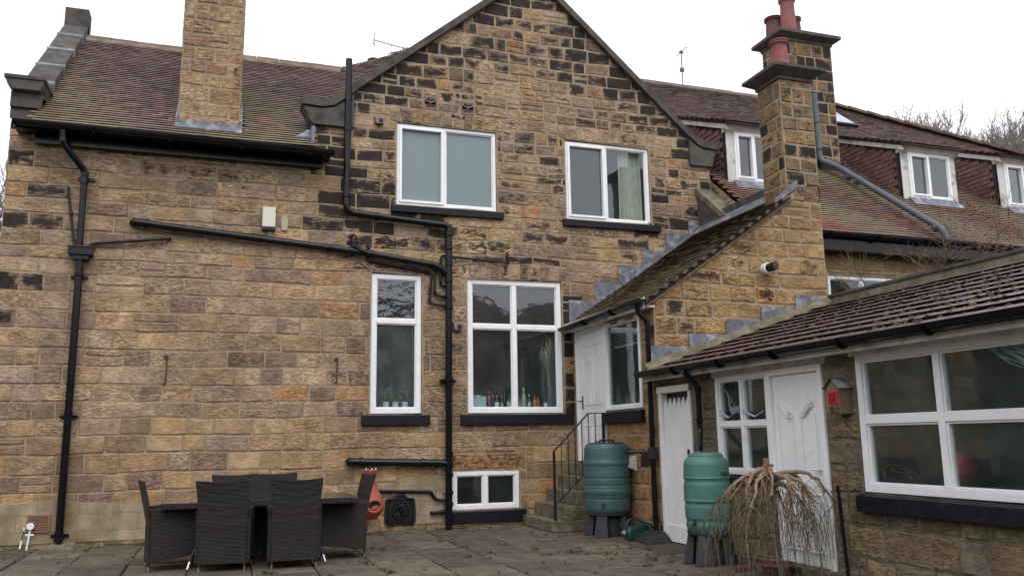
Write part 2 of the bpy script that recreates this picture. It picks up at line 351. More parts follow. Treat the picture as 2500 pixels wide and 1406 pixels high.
def stone_wall(parent, name, O, U, Nn, clips, rng, holes, seed, style, hgt=(.22, .30), wid=(.28, .62), depth=.14, label=None, quoin=None, skip=(), reveal=True, mort=.010, mat='mortar'):
    rnd = random.Random(seed); O, U, Nn = Vector(O), Vector(U), Vector(Nn); Z = Vector((0, 0, 1))
    P = lambda u, v, d: O + U * u + Z * (v + .009 * math.sin(u * 1.9 + v * 2.3) + .006 * math.sin(u * 5.1 - v * 7)) + Nn * d
    flip = U.cross(Z).dot(Nn) < 0
    u0, v0, u1, v1 = rng; b = MB(); v = v0; row = 0
    while v < v1 - .01:
        hh = hgt(v, rnd) if callable(hgt) else rnd.uniform(*hgt)
        if v + hh > v1 - .10: hh = v1 - v
        u = u0 - (rnd.uniform(0, .3) if not quoin else 0); first = True
        while u < u1:
            ww = rnd.uniform(*wid)
            if first and quoin: ww = (.55 if row % 2 else .32) + rnd.uniform(-.04, .04)
            first = False
            if u + ww > u1 - .14: ww = u1 - u + .01
            rects = [(max(u, u0), v, min(u + ww, u1), v + hh)]
            for h in [(h[0] - .013, h[1] - .013, h[2] + .013, h[3] + .016) for h in holes] + list(skip): rects = subtract(rects, h)
            if rnd.random() < .07 and hh > .2:
                vv = v + hh * rnd.uniform(.4, .6); rects = [(a_, b_, c_, vv) for a_, b_, c_, d_ in rects if b_ < vv - .06] + [(a_, vv, c_, d_) for a_, b_, c_, d_ in rects if d_ > vv + .06]
            st = style(u + ww / 2, v + hh / 2, rnd)
            for rc in rects:
                if rc[2] - rc[0] < .035 or rc[3] - rc[1] < .03: continue
                poly = [(rc[0], rc[1]), (rc[2], rc[1]), (rc[2], rc[3]), (rc[0], rc[3])]
                for cl in clips:
                    poly = clip(poly, *cl)
                    if len(poly) < 3: break
                if len(poly) >= 3: block(b, P, poly, st[0], st[1], rnd, mort=mort)
            u += ww
        v += hh; row += 1
    if flip: b.f = [f[::-1] for f in b.f]
    o = b.build(name, M['stone'], parent)
    if label: o['label'] = label
    # mortar bed behind the blocks, with the openings left open
    mb = MB(); us = sorted({u0, u1, *[h[0] for h in holes], *[h[2] for h in holes]}); vs = sorted({v0, v1, *[h[1] for h in holes], *[h[3] for h in holes]})
    us = [x for x in us if u0 <= x <= u1]; vs = [x for x in vs if v0 <= x <= v1]
    for i in range(len(us) - 1):
        for j in range(len(vs) - 1):
            cx, cy = (us[i] + us[i + 1]) / 2, (vs[j] + vs[j + 1]) / 2
            if any(h[0] < cx < h[2] and h[1] < cy < h[3] for h in holes): continue
            poly = [(us[i], vs[j]), (us[i + 1], vs[j]), (us[i + 1], vs[j + 1]), (us[i], vs[j + 1])]
            for cl in clips:
                poly = clip(poly, *cl)
                if len(poly) < 3: break
            if len(poly) >= 3: mb.f.append([mb.V(P(q[0], q[1], 0)) for q in (poly if not flip else poly[::-1])])
    if reveal:
        for (a, c, d, e) in holes:
            for p0, p1 in (((a, c), (d, c)), ((d, c), (d, e)), ((d, e), (a, e)), ((a, e), (a, c))):
                q = [P(p0[0], p0[1], 0), P(p1[0], p1[1], 0), P(p1[0], p1[1], -depth), P(p0[0], p0[1], -depth)]
                mb.poly(q)
    mb.build('mortar_bed', M[mat], o)
    return o, b
def voussoirs(parent, O, U, Nn, u0, u1, v0, v1, seed, style, n=9, fan=.06):
    rnd = random.Random(seed); O, U, Nn = Vector(O), Vector(U), Vector(Nn); Z = Vector((0, 0, 1)); b = MB()
    P = lambda u, v, d: O + U * u + Z * v + Nn * d
    for i in range(n):
        a0 = u0 + (u1 - u0) * i / n; a1 = u0 + (u1 - u0) * (i + 1) / n; mid = (u0 + u1) / 2; k = 1 + 2 * fan * 1.4
        t0 = mid + (a0 - mid) * (1 + fan); t1 = mid + (a1 - mid) * (1 + fan); rise = .03 * (1 - ((a0 + a1) / 2 - mid) ** 2 / ((u1 - u0) / 2) ** 2)
        st = style((a0 + a1) / 2, v0, rnd)
        block(b, P, [(a0, v0), (a1, v0), (t1, v1 + rise), (t0, v1 + rise)], st[0], st[1], rnd, mort=.005)
    o = b.build('lintel', M['stone'], parent); return o

def rect_frame(b, P, u0, u1, v0, v1, w_, d0, d1):
    def bx(a0, a1, c0, c1):
        b.hexa([P(a0, c0, d1), P(a1, c0, d1), P(a1, c1, d1), P(a0, c1, d1)], [P(a0, c0, d0), P(a1, c0, d0), P(a1, c1, d0), P(a0, c1, d0)])
    bx(u0, u0 + w_, v0, v1); bx(u1 - w_, u1, v0, v1); bx(u0 + w_, u1 - w_, v0, v0 + w_); bx(u0 + w_, u1 - w_, v1 - w_, v1)
def window(parent, O, U, Nn, u0, u1, v0, v1, name='window', fw=.06, mull=(), trans=(), rec=.03, mw=.07, mat='white', glass='glass', sill=None, label=None, casement=(), mats=None, cw=.045, sillmat='sill'):
    O, U, Nn = Vector(O), Vector(U), Vector(Nn); Z = Vector((0, 0, 1)); P = lambda u, v, d: O + U * u + Z * v + Nn * d
    b = MB(); rect_frame(b, P, u0, u1, v0, v1, fw, -rec, -rec - .08)
    us = [u0 + fw] + [x for m_ in mull for x in (m_ - mw / 2, m_ + mw / 2)] + [u1 - fw]
    vs = [v0 + fw] + [x for m_ in trans for x in (m_ - mw / 2, m_ + mw / 2)] + [v1 - fw]
    for m_ in mull: b.hexa([P(m_ - mw / 2, v0 + fw, -rec - .08), P(m_ + mw / 2, v0 + fw, -rec - .08), P(m_ + mw / 2, v1 - fw, -rec - .08), P(m_ - mw / 2, v1 - fw, -rec - .08)],
                           [P(m_ - mw / 2, v0 + fw, -rec - .004), P(m_ + mw / 2, v0 + fw, -rec - .004), P(m_ + mw / 2, v1 - fw, -rec - .004), P(m_ - mw / 2, v1 - fw, -rec - .004)])
    for m_ in trans:
        for i in range(0, len(us), 2):
            a0, a1 = us[i], us[i + 1]
            b.hexa([P(a0, m_ - mw / 2, -rec - .08), P(a1, m_ - mw / 2, -rec - .08), P(a1, m_ + mw / 2, -rec - .08), P(a0, m_ + mw / 2, -rec - .08)],
                   [P(a0, m_ - mw / 2, -rec - .006), P(a1, m_ - mw / 2, -rec - .006), P(a1, m_ + mw / 2, -rec - .006), P(a0, m_ + mw / 2, -rec - .006)])
    fr = b.build(name, M[mat], parent, bevel=.006)
    if label: fr['label'] = label
    k = 0
    for i in range(0, len(us), 2):
        for j in range(0, len(vs), 2):
            a0, a1, c0, c1 = us[i], us[i + 1], vs[j], vs[j + 1]
            s = MB(); cas = k in casement
            wd = cw if cas else .018; dd = rec - .022 if cas else rec + .022
            rect_frame(s, P, a0 - (.012 if cas else 0) + .001, a1 + (.012 if cas else 0) - .001, c0 - (.012 if cas else 0) + .001, c1 + (.012 if cas else 0) - .001, wd, -dd, -rec - .079)
            s.build('casement' if cas else 'glazing_bead', M[mat], fr, bevel=.005)
            g = MB(); e = wd - (.012 if cas else 0) - .004; dg = rec + .050
            g.hexa([P(a0 + e, c0 + e, -dg - .006), P(a1 - e, c0 + e, -dg - .006), P(a1 - e, c1 - e, -dg - .006), P(a0 + e, c1 - e, -dg - .006)],
                   [P(a0 + e, c0 + e, -dg), P(a1 - e, c0 + e, -dg), P(a1 - e, c1 - e, -dg), P(a0 + e, c1 - e, -dg)])
            gm_ = (mats or {}).get(k, glass)
            g.build('pane', M[gm_], fr); k += 1
    if sill:
        s = MB(); a, c, e, f, pr = sill   # u0 u1 v0 v1 projection ; slightly sloping top
        s.hexa([P(a, e, -.10), P(c, e, -.10), P(c, e, pr), P(a, e, pr)], [P(a, f, -.10), P(c, f, -.10), P(c, f - .025, pr), P(a, f - .025, pr)])
        s.build('window_sill', M[sillmat], fr, bevel=.008)
    return fr
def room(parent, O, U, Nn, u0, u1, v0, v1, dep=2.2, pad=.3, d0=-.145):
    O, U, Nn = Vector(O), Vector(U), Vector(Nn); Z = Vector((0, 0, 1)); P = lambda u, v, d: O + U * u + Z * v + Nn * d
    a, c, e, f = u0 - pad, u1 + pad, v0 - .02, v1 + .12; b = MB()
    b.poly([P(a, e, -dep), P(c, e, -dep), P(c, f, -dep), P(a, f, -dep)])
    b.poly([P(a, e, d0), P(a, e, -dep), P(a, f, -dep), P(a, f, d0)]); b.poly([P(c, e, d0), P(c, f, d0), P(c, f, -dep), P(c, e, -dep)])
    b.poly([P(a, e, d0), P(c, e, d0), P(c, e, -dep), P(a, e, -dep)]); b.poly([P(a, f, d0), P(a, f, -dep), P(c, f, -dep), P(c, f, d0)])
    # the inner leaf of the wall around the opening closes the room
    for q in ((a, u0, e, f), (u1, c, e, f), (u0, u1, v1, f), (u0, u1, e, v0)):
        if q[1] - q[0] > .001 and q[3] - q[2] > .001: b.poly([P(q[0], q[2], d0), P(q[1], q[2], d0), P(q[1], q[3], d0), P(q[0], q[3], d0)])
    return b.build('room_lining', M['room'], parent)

# ------------------------------------------------------------------ roofs: every tile modelled
def inside(poly, x, y):
    r = False; j = len(poly) - 1
    for i in range(len(poly)):
        xi, yi = poly[i]; xj, yj = poly[j]
        if (yi > y) != (yj > y) and x < (xj - xi) * (y - yi) / (yj - yi) + xi: r = not r
        j = i
    return r
def tile_roof(parent, name, O, U, S, poly, colf, seed, gauge=.1, tw=.165, th=.023, mat='tile', under=.045, wob=.004, holes=(), ubed=True, label=None, nrm=None):
    rnd = random.Random(seed); O, U, S = Vector(O), Vector(U).normalized(), Vector(S).normalized(); Nn = U.cross(S) if nrm is None else Vector(nrm)
    if Nn.z < -.01: Nn = -Nn
    P = lambda u, s, d: O + U * u + S * s + Nn * d
    us = [p[0] for p in poly]; ss = [p[1] for p in poly]; b = MB(); s = min(ss); row = 0
    flip = U.cross(S).dot(Nn) < 0
    while s < max(ss):
        u = min(us) - (tw / 2 if row % 2 else 0); sag = wob * math.sin(s * 2.1 + 1)
        while u < max(us):
            cx, cy = u + tw / 2, s + gauge / 2
            if inside(poly, cx, cy) and not any(h[0] < cx < h[2] and h[1] < cy < h[3] for h in holes):
                c, mo = colf(cx, cy, rnd); b.cc = (*c, 1); b.ca = (0, mo, 0, 0)
                t = th + rnd.uniform(-.002, .004); g = .0015; k = rnd.uniform(-.003, .003)
                dz = wob * math.sin(cx * 1.7) + sag
                q = [P(u + g, s + k, t + dz), P(u + tw - g, s + k, t + dz + rnd.uniform(-.001, .001)), P(u + tw - g, s + gauge + .012, .003 + dz), P(u + g, s + gauge + .012, .003 + dz), P(u + g, s + k + under, dz - .004), P(u + tw - g, s + k + under, dz - .004)]
                i = [b.V(x) for x in q]
                F = [[i[0], i[1], i[2], i[3]], [i[4], i[5], i[1], i[0]], [i[0], i[3], i[4]], [i[1], i[5], i[2]]]
                b.f += [f[::-1] for f in F] if flip else F
            u += tw
        s += gauge; row += 1
    o = b.build(name, M[mat], parent)
    if label: o['label'] = label
    if ubed:
        ub = MB(); ub.hexa([P(p[0], p[1], -.06) for p in poly], [P(p[0], p[1], -.012) for p in poly]); ub.build('roof_deck', M['underlay'], o)
    return o
# ------------------------------------------------------------------ ground
X, Y, Z = (1, 0, 0), (0, 1, 0), (0, 0, 1); NF = (0, -1, 0); NL = (-1, 0, 0)
g = MB(); g.poly([(-300, -300, -.06), (300, -300, -.06), (300, 300, -.06), (-300, 300, -.06)])
tag(g.build('ground', M['soil'], origin=(0, 0, -.06)), kind='structure')
rnd = random.Random(4); b = MB()
rows = [0.45, -.25, -1.15, -2.25, -3.32, -4.18, -4.95, -5.9, -6.8, -7.6, -8.5, -9.4, -10.3]
xs = [-5.74 + .685 * i for i in range(18)]
for i in range(len(xs) - 1):
    off = rnd.uniform(-.06, .06) if i % 2 else rnd.uniform(-.03, .03)
    for j in range(len(rows) - 1):
        y1, y0 = rows[j] + off * (j > 2), rows[j + 1] + off
        pcs = [(y0, y1)] if rnd.random() < .55 else [(y0, (y0 + y1) / 2 + .03), ((y0 + y1) / 2 + .03, y1)]
        for (c, d) in pcs:
            g_ = .007; z = rnd.uniform(-.006, .006); t = rnd.uniform(.8, 1.2); base = rnd.choice([(.105, .082, .060), (.09, .072, .055), (.118, .092, .066), (.082, .067, .050)])
            b.cc = (base[0] * t, base[1] * t, base[2] * t, 1); b.ca = (0, rnd.choice([.1, .2, .3, .42]), 0, 0)
            xa, xb = xs[i] + g_, xs[i + 1] - g_; c += g_; d -= g_; e = .012
            tl = [rnd.uniform(-.004, .004) for _ in range(4)]
            b.hexa([(xa, c, -.05), (xb, c, -.05), (xb, d, -.05), (xa, d, -.05)], [(xa, c, z - .008), (xb, c, z - .008), (xb, d, z - .008), (xa, d, z - .008)])
            top = [(xa + e, c + e, z + tl[0]), (xb - e, c + e, z + tl[1]), (xb - e, d - e, z + tl[2]), (xa + e, d - e, z + tl[3])]
            lo = [(xa, c, z - .008), (xb, c, z - .008), (xb, d, z - .008), (xa, d, z - .008)]
            for k in range(4): b.poly([lo[k], lo[(k + 1) % 4], top[(k + 1) % 4], top[k]])
            b.poly(top)
tag(b.build('patio', M['slab'], origin=(0, 0, 0)), kind='structure')
# wooded bank round the garden (it is what the lower panes mirror)
rnd = random.Random(9); b = MB(); prev = None
n = 120
for i in range(n + 1):
    a = R(95) + R(235) * i / n; rr = 30 + 2.5 * math.sin(a * 7) + rnd.uniform(-1, 1)
    rg = [(rr - 6, -.5), (rr - 2, 3 + rnd.uniform(-.5, .5)), (rr + 1, 6.5 + rnd.uniform(-1, 1)), (rr + 4, 9.2 + rnd.uniform(-1.4, 1.4)), (rr + 7, 9.8 + rnd.uniform(-2, 2))]
    cur = [b.V((q * math.cos(a), -8 + q * math.sin(a), z)) for q, z in rg]
    if prev:
        for k in range(4): b.f.append([prev[k], prev[k + 1], cur[k + 1], cur[k]])
    prev = cur
tag(b.build('wooded_bank', M['bank'], origin=(0, 0, 0)), kind='structure')

# ------------------------------------------------------------------ main house
H = thing('stone_house', (2.9, 1, 0), 'large soot-stained sandstone house with a tall gable, tiled roofs and white windows', 'house')
def jit(c, r, a=.12):
    k = 1 + r.uniform(-a, a); return (c[0] * k, c[1] * k * (1.01 + r.uniform(-.02, .02)), c[2] * k * (1 + r.uniform(-.08, .05)))
def st_main(u, v, r):
    c = jit(r.choice(BUFF), r, .10); so = r.uniform(.0, .24); tool = r.uniform(.35, 1); mo = r.uniform(0, .12); ir = 0
    zl, zr = 7.2 + .826 * (u - 1.99), 9.37 - .897 * (u - 5.781)
    # how sooty this part of the wall is (0..1), in broad patches
    k = .10 + .10 * math.sin(u * 1.1 + v * .7)
    if u > 1.25 and v > 4.2: k = .46 + .24 * math.sin(u * 2.1 + v * 1.3 + 1) * math.sin(v * 1.9 - u * .6)
    if 1.2 < u < 2.9 and v > 4.6: k = max(k, 1.0 - .22 * abs(u - 1.9))
    if v > 6.3 and u > 1.3: k = max(k, 1.0 - .42 * max(0, zl - v), .95 - .50 * max(0, zr - v))
    if u > 7.6 and v > 4.6: k = max(k, .75)
    if u < -2.5: k = .72 if v > 3.1 else .22
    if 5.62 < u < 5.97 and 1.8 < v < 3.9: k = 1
    if u < 1.25 and v > 5.45: k = .5
    if u < 1.2 and v < 5.4 and u > -2.4: k *= .5
    q = r.random()
    if q < k * .85: so = .46 + .50 * k * r.uniform(.5, 1.1) - (.10 if u < 1.2 and u > -2.4 else 0)
    elif q < k * .8 + .35: so = r.uniform(.22, .36 + .14 * k)
    if r.random() < .03 and so < .4: ir = .8; c = (.33, .20, .105)
    elif r.random() < .07: ir = .35
    if v > 1.2 and r.random() < .12: so = max(so, .42)
    if v < 1.9 and r.random() < .3 + .5 * (1.9 - v): tool = r.uniform(.1, .6); c = (c[0] * 1.04, c[1] * 1.0, c[2] * .86)
    if u < 2.2 and v > .6: c = (c[0] * 1.10, c[1] * 1.10, c[2] * 1.12); tool *= .85
    if v < .3: mo = .55; so = max(so, .35)
    if u > 7 and 3.9 < v < 5: c = (c[0] * 1.12, c[1] * 1.1, c[2] * 1.1)
    return (*c, so), (tool, mo, ir, 0)
holes1 = [(2.30, 1.83, 3.15, 4.15), (3.94, 1.83, 5.675, 4.14), (3.66, .28, 4.825, .90), (2.70, 5.35, 4.49, 6.81), (5.82, 5.32, 7.535, 6.81)]
skip1 = [(2.58, 6.81, 4.62, 7.07), (5.70, 6.81, 7.66, 7.06), (3.80, 4.14, 5.80, 4.42), (3.16, 7.10, 3.41, 7.35), (3.84, 7.08, 4.09, 7.33), (3.5, .90, 4.95, 1.20), (1.86, 6.6, 1.3, 6.6)]
hg = lambda v, r: r.uniform(.235, .295) if v < 3.9 else (r.uniform(.185, .255))
SW, SM = [], []
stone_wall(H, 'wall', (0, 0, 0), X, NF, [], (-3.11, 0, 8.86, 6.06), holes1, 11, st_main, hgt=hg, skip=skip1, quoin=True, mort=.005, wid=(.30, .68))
stone_wall(H, 'gable_wall', (0, 0, 0), X, NF, [(1.99, 7.30, .826, -1), (5.781, 9.47, -.897, -1)], (1.30, 6.06, 8.86, 10.0), holes1[3:], 12, st_main, hgt=(.185, .255), wid=(.22, .52), skip=skip1, reveal=False)
for q, sd_ in (((2.60, 4.60, 6.815, 7.06), 1), ((5.72, 7.64, 6.815, 7.05), 2), ((3.82, 5.78, 4.145, 4.40), 3)):
    voussoirs(H, (0, 0, 0), X, NF, *q, sd_, lambda u, v, r: ((*jit(r.choice(BUFF), r), r.choice([.1, .2, .3, .55])), (r.uniform(.6, 1), 0, 0, 0)), n=11)
b = MB(); r = random.Random(1); block(b, lambda u, v, d: Vector((u, -d, v)), [(3.5, .905), (4.95, .905), (4.95, 1.195), (3.5, 1.195)], (.28, .17, .085, .5), (.9, 0, 0, 0), r); b.build('lintel', M['stone'], H)
# side walls and the return of the gable
st_side = lambda u, v, r: ((*jit(r.choice(BUFF), r), r.choice([.1, .3, .5, .6])), (r.uniform(.5, 1), 0, 0, 0))
stone_wall(H, 'side_wall', (-3.11, 0, 0), Y, NL, [(0, 6.4, .839, -1)], (0, 0, 3.6, 9.2), [], 21, st_side)
stone_wall(H, 'gable_return', (1.31, 0, 0), Y, NL, [], (.0, 6.05, 2.2, 6.62), [], 22, st_side)
stone_wall(H, 'side_wall', (8.86, -1.55, 0), Y, NL, [(1.55, 6.30, .839, -1)], (0, 0, 1.55, 6.4), [], 23, st_side)
b = MB(); b.box(8.53, 8.83, -1.5, -.02, 3.0, 4.7); b.hexa([(8.53, -1.5, 4.7), (8.83, -1.5, 4.7), (8.83, -.02, 4.7), (8.53, -.02, 4.7)], [(8.53, -1.5, 4.75), (8.83, -1.5, 4.75), (8.83, -.02, 5.95), (8.53, -.02, 5.95)])
b.build('buttress', M['dress'], H)
b = MB(); b.hexa([(8.50, -1.56, 4.72), (8.86, -1.56, 4.72), (8.86, -.01, 5.97), (8.50, -.01, 5.97)], [(8.50, -1.56, 4.86), (8.86, -1.56, 4.86), (8.86, -.01, 6.11), (8.50, -.01, 6.11)]); b.build('raking_coping', M['steps'], H, bevel=.01)
# plinth render with a ragged upper edge
def ragged(u0, u1, z0, ztop, seed, y=-.022, parent=H, name='plinth_render'):
    r = random.Random(seed); n = max(6, int((u1 - u0) / .09)); top = [(u0 + (u1 - u0) * i / n, ztop(u0 + (u1 - u0) * i / n) + r.uniform(-.018, .018)) for i in range(n + 1)]
    b = MB()
    for i in range(n):
        (a, za), (c, zc) = top[i], top[i + 1]
        b.poly([(a, y, z0), (c, y, z0), (c, y, zc), (a, y, za)]); b.poly([(a, y, za), (c, y, zc), (c, y + .03, zc + .012), (a, y + .03, za + .012)])
    b.build(name, M['render'], parent)
ragged(-3.10, .2, .07, lambda u: .60 + .04 * math.sin(u * 2) - (.06 if u > -.9 else 0), 3)
ragged(.2, 2.05, .10, lambda u: .55 + .09 * math.sin(u * 3.1), 5)
ragged(2.75, 3.50, .10, lambda u: .70 + .16 * math.sin((u - 2.6) * 2.4), 6)
# copings, kneelers
b = MB()
cp = [(1.09, 7.07), (1.42, 7.055), (1.62, 7.10), (1.80, 7.24), (1.99, 7.42), (5.225, 10.09), (8.40, 7.245), (8.56, 7.12), (8.72, 7.06), (9.01, 7.04)]
for i in range(len(cp) - 1):
    (a, za), (c, zc) = cp[i], cp[i + 1]; th = .145; s = .006 if i % 2 else 0
    b.hexa([(a, -.11 + s, za - th), (c, -.11 + s, zc - th), (c, .32, zc - th), (a, .32, za - th)], [(a, -.11 + s, za), (c, -.11 + s, zc), (c, .32, zc), (a, .32, za)])
b.build('gable_coping', M['dress'], H)
def prism_y(b, prof, y0, y1): b.hexa([(x, y0, z) for x, z in prof], [(x, y1, z) for x, z in prof])
b = MB(); prism_y(b, [(1.115, 6.90), (1.115, 6.88), (1.17, 6.80), (1.21, 6.70), (1.285, 6.60), (1.95, 6.60), (1.95, 7.20), (1.80, 7.07), (1.62, 6.93), (1.42, 6.89), (1.115, 6.90)][1:], -.075, .3)
b.build('kneeler', M['dress'], H, bevel=.006)
b = MB(); prism_y(b, [(8.97, 6.90), (8.97, 6.86), (8.93, 6.74), (8.88, 6.55), (8.40, 6.55), (8.40, 7.08), (8.56, 6.95), (8.72, 6.89)], -.075, .3)
b.build('kneeler', M['dress'], H, bevel=.006)
# left verge: kneeler, parapet coping with lead strips
b = MB(); b.box(-3.14, -2.72, -.05, .5, 6.40, 6.64); b.build('kneeler', M['dress'], H, bevel=.01)
b = MB(); prism_y(b, [(-3.10, 6.64), (-2.74, 6.64), (-2.71, 6.70), (-2.69, 6.80), (-3.20, 6.80), (-3.18, 6.72)], -.16, .42); b.box(-3.22, -2.67, -.18, .45, 6.80, 6.86); b.build('kneeler_cap', M['dress'], H, bevel=.008)
b = MB(); sl = .839; q = lambda y: 6.52 + .839 * y
b.hexa([(-3.14, .0, q(0) - .3), (-2.72, .0, q(0) - .3), (-2.72, 3.55, q(3.55) - .3), (-3.14, 3.55, q(3.55) - .3)], [(-3.14, .0, q(0) + .03), (-2.72, .0, q(0) + .03), (-2.72, 3.55, q(3.55) + .03), (-3.14, 3.55, q(3.55) + .03)])
b.box(-3.14, -2.72, 3.4, 3.75, 8.9, 9.78); pc = b.build('parapet_coping', M['dress'], H, bevel=.012)
for y in (.62, 1.35, 2.1, 2.85):
    b = MB(); z = q(y) + .032; b.hexa([(-3.15, y, z), (-2.705, y, z), (-2.705, y + .07, z + .059), (-3.15, y + .07, z + .059)], [(-3.15, y, z + .012), (-2.705, y, z + .012), (-2.705, y + .07, z + .071), (-3.15, y + .07, z + .071)])
    b.hexa([(-2.72, y, z - .18), (-2.70, y, z - .18), (-2.70, y + .07, z - .18), (-2.72, y + .07, z - .18)], [(-2.72, y, z + .010), (-2.70, y, z + .010), (-2.70, y + .07, z + .069), (-2.72, y + .07, z + .069)]); b.build('lead_strip', M['lead'], pc)
# roofs
TH = R(40); S40 = (0, math.cos(TH), math.sin(TH))
TC = [(.165, .102, .098), (.18, .108, .098), (.15, .098, .104), (.175, .118, .105), (.145, .092, .092)]
def c_left(u, s, r):
    c = jit(r.choice(TC), r, .2); mo = .62 - .085 * s + .12 * math.sin(u * 2.2 + 1) + r.uniform(-.06, .06)
    x = u - 2.8
    if abs(x + .95) < .28 and .5 < s < 1.2 and r.random() < .45: c = (.30, .15, .12); mo = 0
    if abs(x - .42) < .2 and .9 < s < 1.2 and r.random() < .6: c = (.30, .16, .13); mo = 0
    if r.random() < .02: c = (.19, .10, .075); mo -= .2
    return c, mo
tile_roof(H, 'left_roof', (-2.8, -.38, 6.083), X, S40, [(.03, 0), (4.10, 0), (4.10, .9), (7.2, .9), (7.2, 4.74), (.03, 4.74)], c_left, 31, holes=[(2.05, .5, 2.93, 1.1)])
def c_right(u, s, r):
    c = jit(r.choice(TC), r, .2); mo = .50 - .03 * s + .24 * math.sin(u * 2.3 + s * 1.9) + r.uniform(-.06, .06)
    if s > 3.6: mo -= .26 + (.1 if s > 5 else 0)
    if (u < 11.0 - s * .9 and s < 1.1) or (abs(u - 9.6) < .8 and 1.4 < s < 2.2 and r.random() < .6) or (17.2 < u - s * .5 < 18.6 and s < 1.6): c = jit((.25, .10, .08), r, .2); mo = .1
    elif math.sin(u * 2.3 + s * 1.9) < -.5 and s < 3: c = jit((.16, .085, .06), r, .2)
    return c, mo
tile_roof(H, 'right_roof', (0, -1.80, 4.893), X, S40, [(8.92, 0), (8.92, 9.0), (16.2, 9.0), (20.9, 6.17), (26, 2.9), (26, 0)], c_right, 32, tw=.17)
tile_roof(H, 'back_roof', (0, -1.80, 4.893), X, S40, [(2.0, 6.5), (3.95, 9.0), (8.92, 9.0), (8.92, 6.5)], c_right, 33, tw=.17)
# cross roof behind the gable
a = math.atan(.826); tile_roof(H, 'gable_roof', (1.25, .3, 6.50), Y, (math.cos(a), 0, math.sin(a)), [(0, 0), (0, 5.1), (4.2, 5.1), (4.2, 3.6), (.4, 0)], c_right, 34, gauge=.1, tw=.17)
a = math.atan(.897); tile_roof(H, 'gable_roof', (8.95, .3, 6.45), Y, (-math.cos(a), 0, math.sin(a)), [(0, 0), (0, 4.95), (4.2, 4.95), (4.2, 3.6), (.4, 0)], c_right, 35, gauge=.1, tw=.17)
def ridge(x0, x1, y, z, seed, name='ridge_tiles', p=H):
    r = random.Random(seed); b = MB(); x = x0
    while x < x1:
        L = min(.45, x1 - x); k = r.uniform(.75, 1.2); b.cc = (.12 * k, .095 * k, .08 * k, 1); b.ca = (0, r.uniform(0, .35), 0, 0)
        pr = [(-.17, -.15), (-.09, -.01), (0, .035), (.09, -.01), (.17, -.15)]; dz = r.uniform(-.008, .008)
        b.hexa([(x + .006, y + q, z + h + dz) for q, h in pr], [(x + L - .006, y + q, z + h + dz) for q, h in pr]); x += .45
    b.build(name, M['tile'], p)
ridge(-2.72, 2.15, 3.30, 9.17, 1); ridge(3.9, 16.2, 5.10, 10.70, 2)
b = MB()
b.box(-2.7, 2.1, 3.06, 3.10, 8.97, 9.045); b.build('ridge_bedding', M['mortar'], H)
# hip tiles on the far right end
b = MB(); r = random.Random(3)
for i in range(22):
    t0, t1 = i / 22, (i + 1.1) / 22; A_, B_ = Vector((16.2, 5.1, 10.70)), Vector((26, .42, 6.83)); P0, P1 = A_.lerp(B_, t0), A_.lerp(B_, t1)
    k = r.uniform(.8, 1.2); b.cc = (.11 * k, .065 * k, .055 * k, 1); b.bar(P0 + Vector((0, 0, .05)), P1 + Vector((0, 0, .02)), .3, .07)
b.build('hip_tiles', M['tile'], H)
# far slopes so the roof has its other side
b = MB(); b.poly([(-3.1, 3.3, 9.1), (2.2, 3.3, 9.1), (2.2, 8, 5.2), (-3.1, 8, 5.2)]); b.poly([(3.9, 5.1, 10.66), (16.2, 5.1, 10.66), (20, 11, 5.7), (1, 11, 5.7)]); b.poly([(3.9, 5.1, 10.64), (1, 11, 5.7), (2.0, 3.2, 9.0)])
b.poly([(16.2, 5.1, 10.64), (26, .4, 6.7), (26, 8, 5.7), (20, 11, 5.7)]); b.build('far_roof', M['underlay'], H)
# gutters and fascias
def gutter(parent, a, b_, r=.062, name='gutter', mat='black', fall=0):
    a, b_ = Vector(a), Vector(b_); d = (b_ - a).normalized(); s = d.cross(Vector((0, 0, 1))).normalized(); up = Vector((0, 0, 1)); mb = MB(); n = 9
    ra = []
    for e in (a, b_):
        ring = [mb.V(e + s * r * math.cos(math.pi + math.pi * k / n) + up * r * 1.1 * math.sin(math.pi + math.pi * k / n)) for k in range(n + 1)]
        ring += [mb.V(e + s * (r - .008) * math.cos(-math.pi * k / n) + up * (r - .008) * 1.1 * math.sin(-math.pi * k / n)) for k in range(n + 1)]
        ra.append(ring)
    m_ = len(ra[0])
    for k in range(m_): mb.f.append([ra[0][k], ra[0][(k + 1) % m_], ra[1][(k + 1) % m_], ra[1][k]])
    for e in (a, b_): mb.poly([e + s * r * math.cos(math.pi + math.pi * k / n) + up * r * 1.1 * math.sin(math.pi + math.pi * k / n) for k in range(n + 1)])
    for sg in (-1, 1): mb.tube([a + s * r * sg, b_ + s * r * sg], .008, 6)
    o = mb.build(name, M[mat], parent, smooth=False)
    L = (b_ - a).length; k = 1
    while k * 1.05 < L:
        br = MB(); p = a + d * k * 1.05
        for j in range(n): 
            t0, t1 = math.pi + math.pi * j / n, math.pi + math.pi * (j + 1) / n; rr = r + .008
            p0 = p + s * rr * math.cos(t0) + up * rr * 1.1 * math.sin(t0); p1 = p + s * rr * math.cos(t1) + up * rr * 1.1 * math.sin(t1)
            br.bar(p0, p1, .05, .006, up=d)
        br.bar(p - up * rr, p - up * (rr + .02) - s * 0 + s * 0, .05, .02, up=d)
        k += 1; br.build('gutter_bracket', M[mat], o)
    return o
gutter(H, (-2.98, -.42, 6.06), (1.60, -.42, 6.03), r=.066)
b = MB(); b.box(-2.75, 1.45, -.12, -.018, 5.84, 5.985); b.box(-3.0, 1.56, -.35, -.0185, 5.987, 6.01); b.box(-3.0, 1.56, -.355, -.335, 5.97, 6.06); b.build('fascia', M['black'], H, bevel=.006)
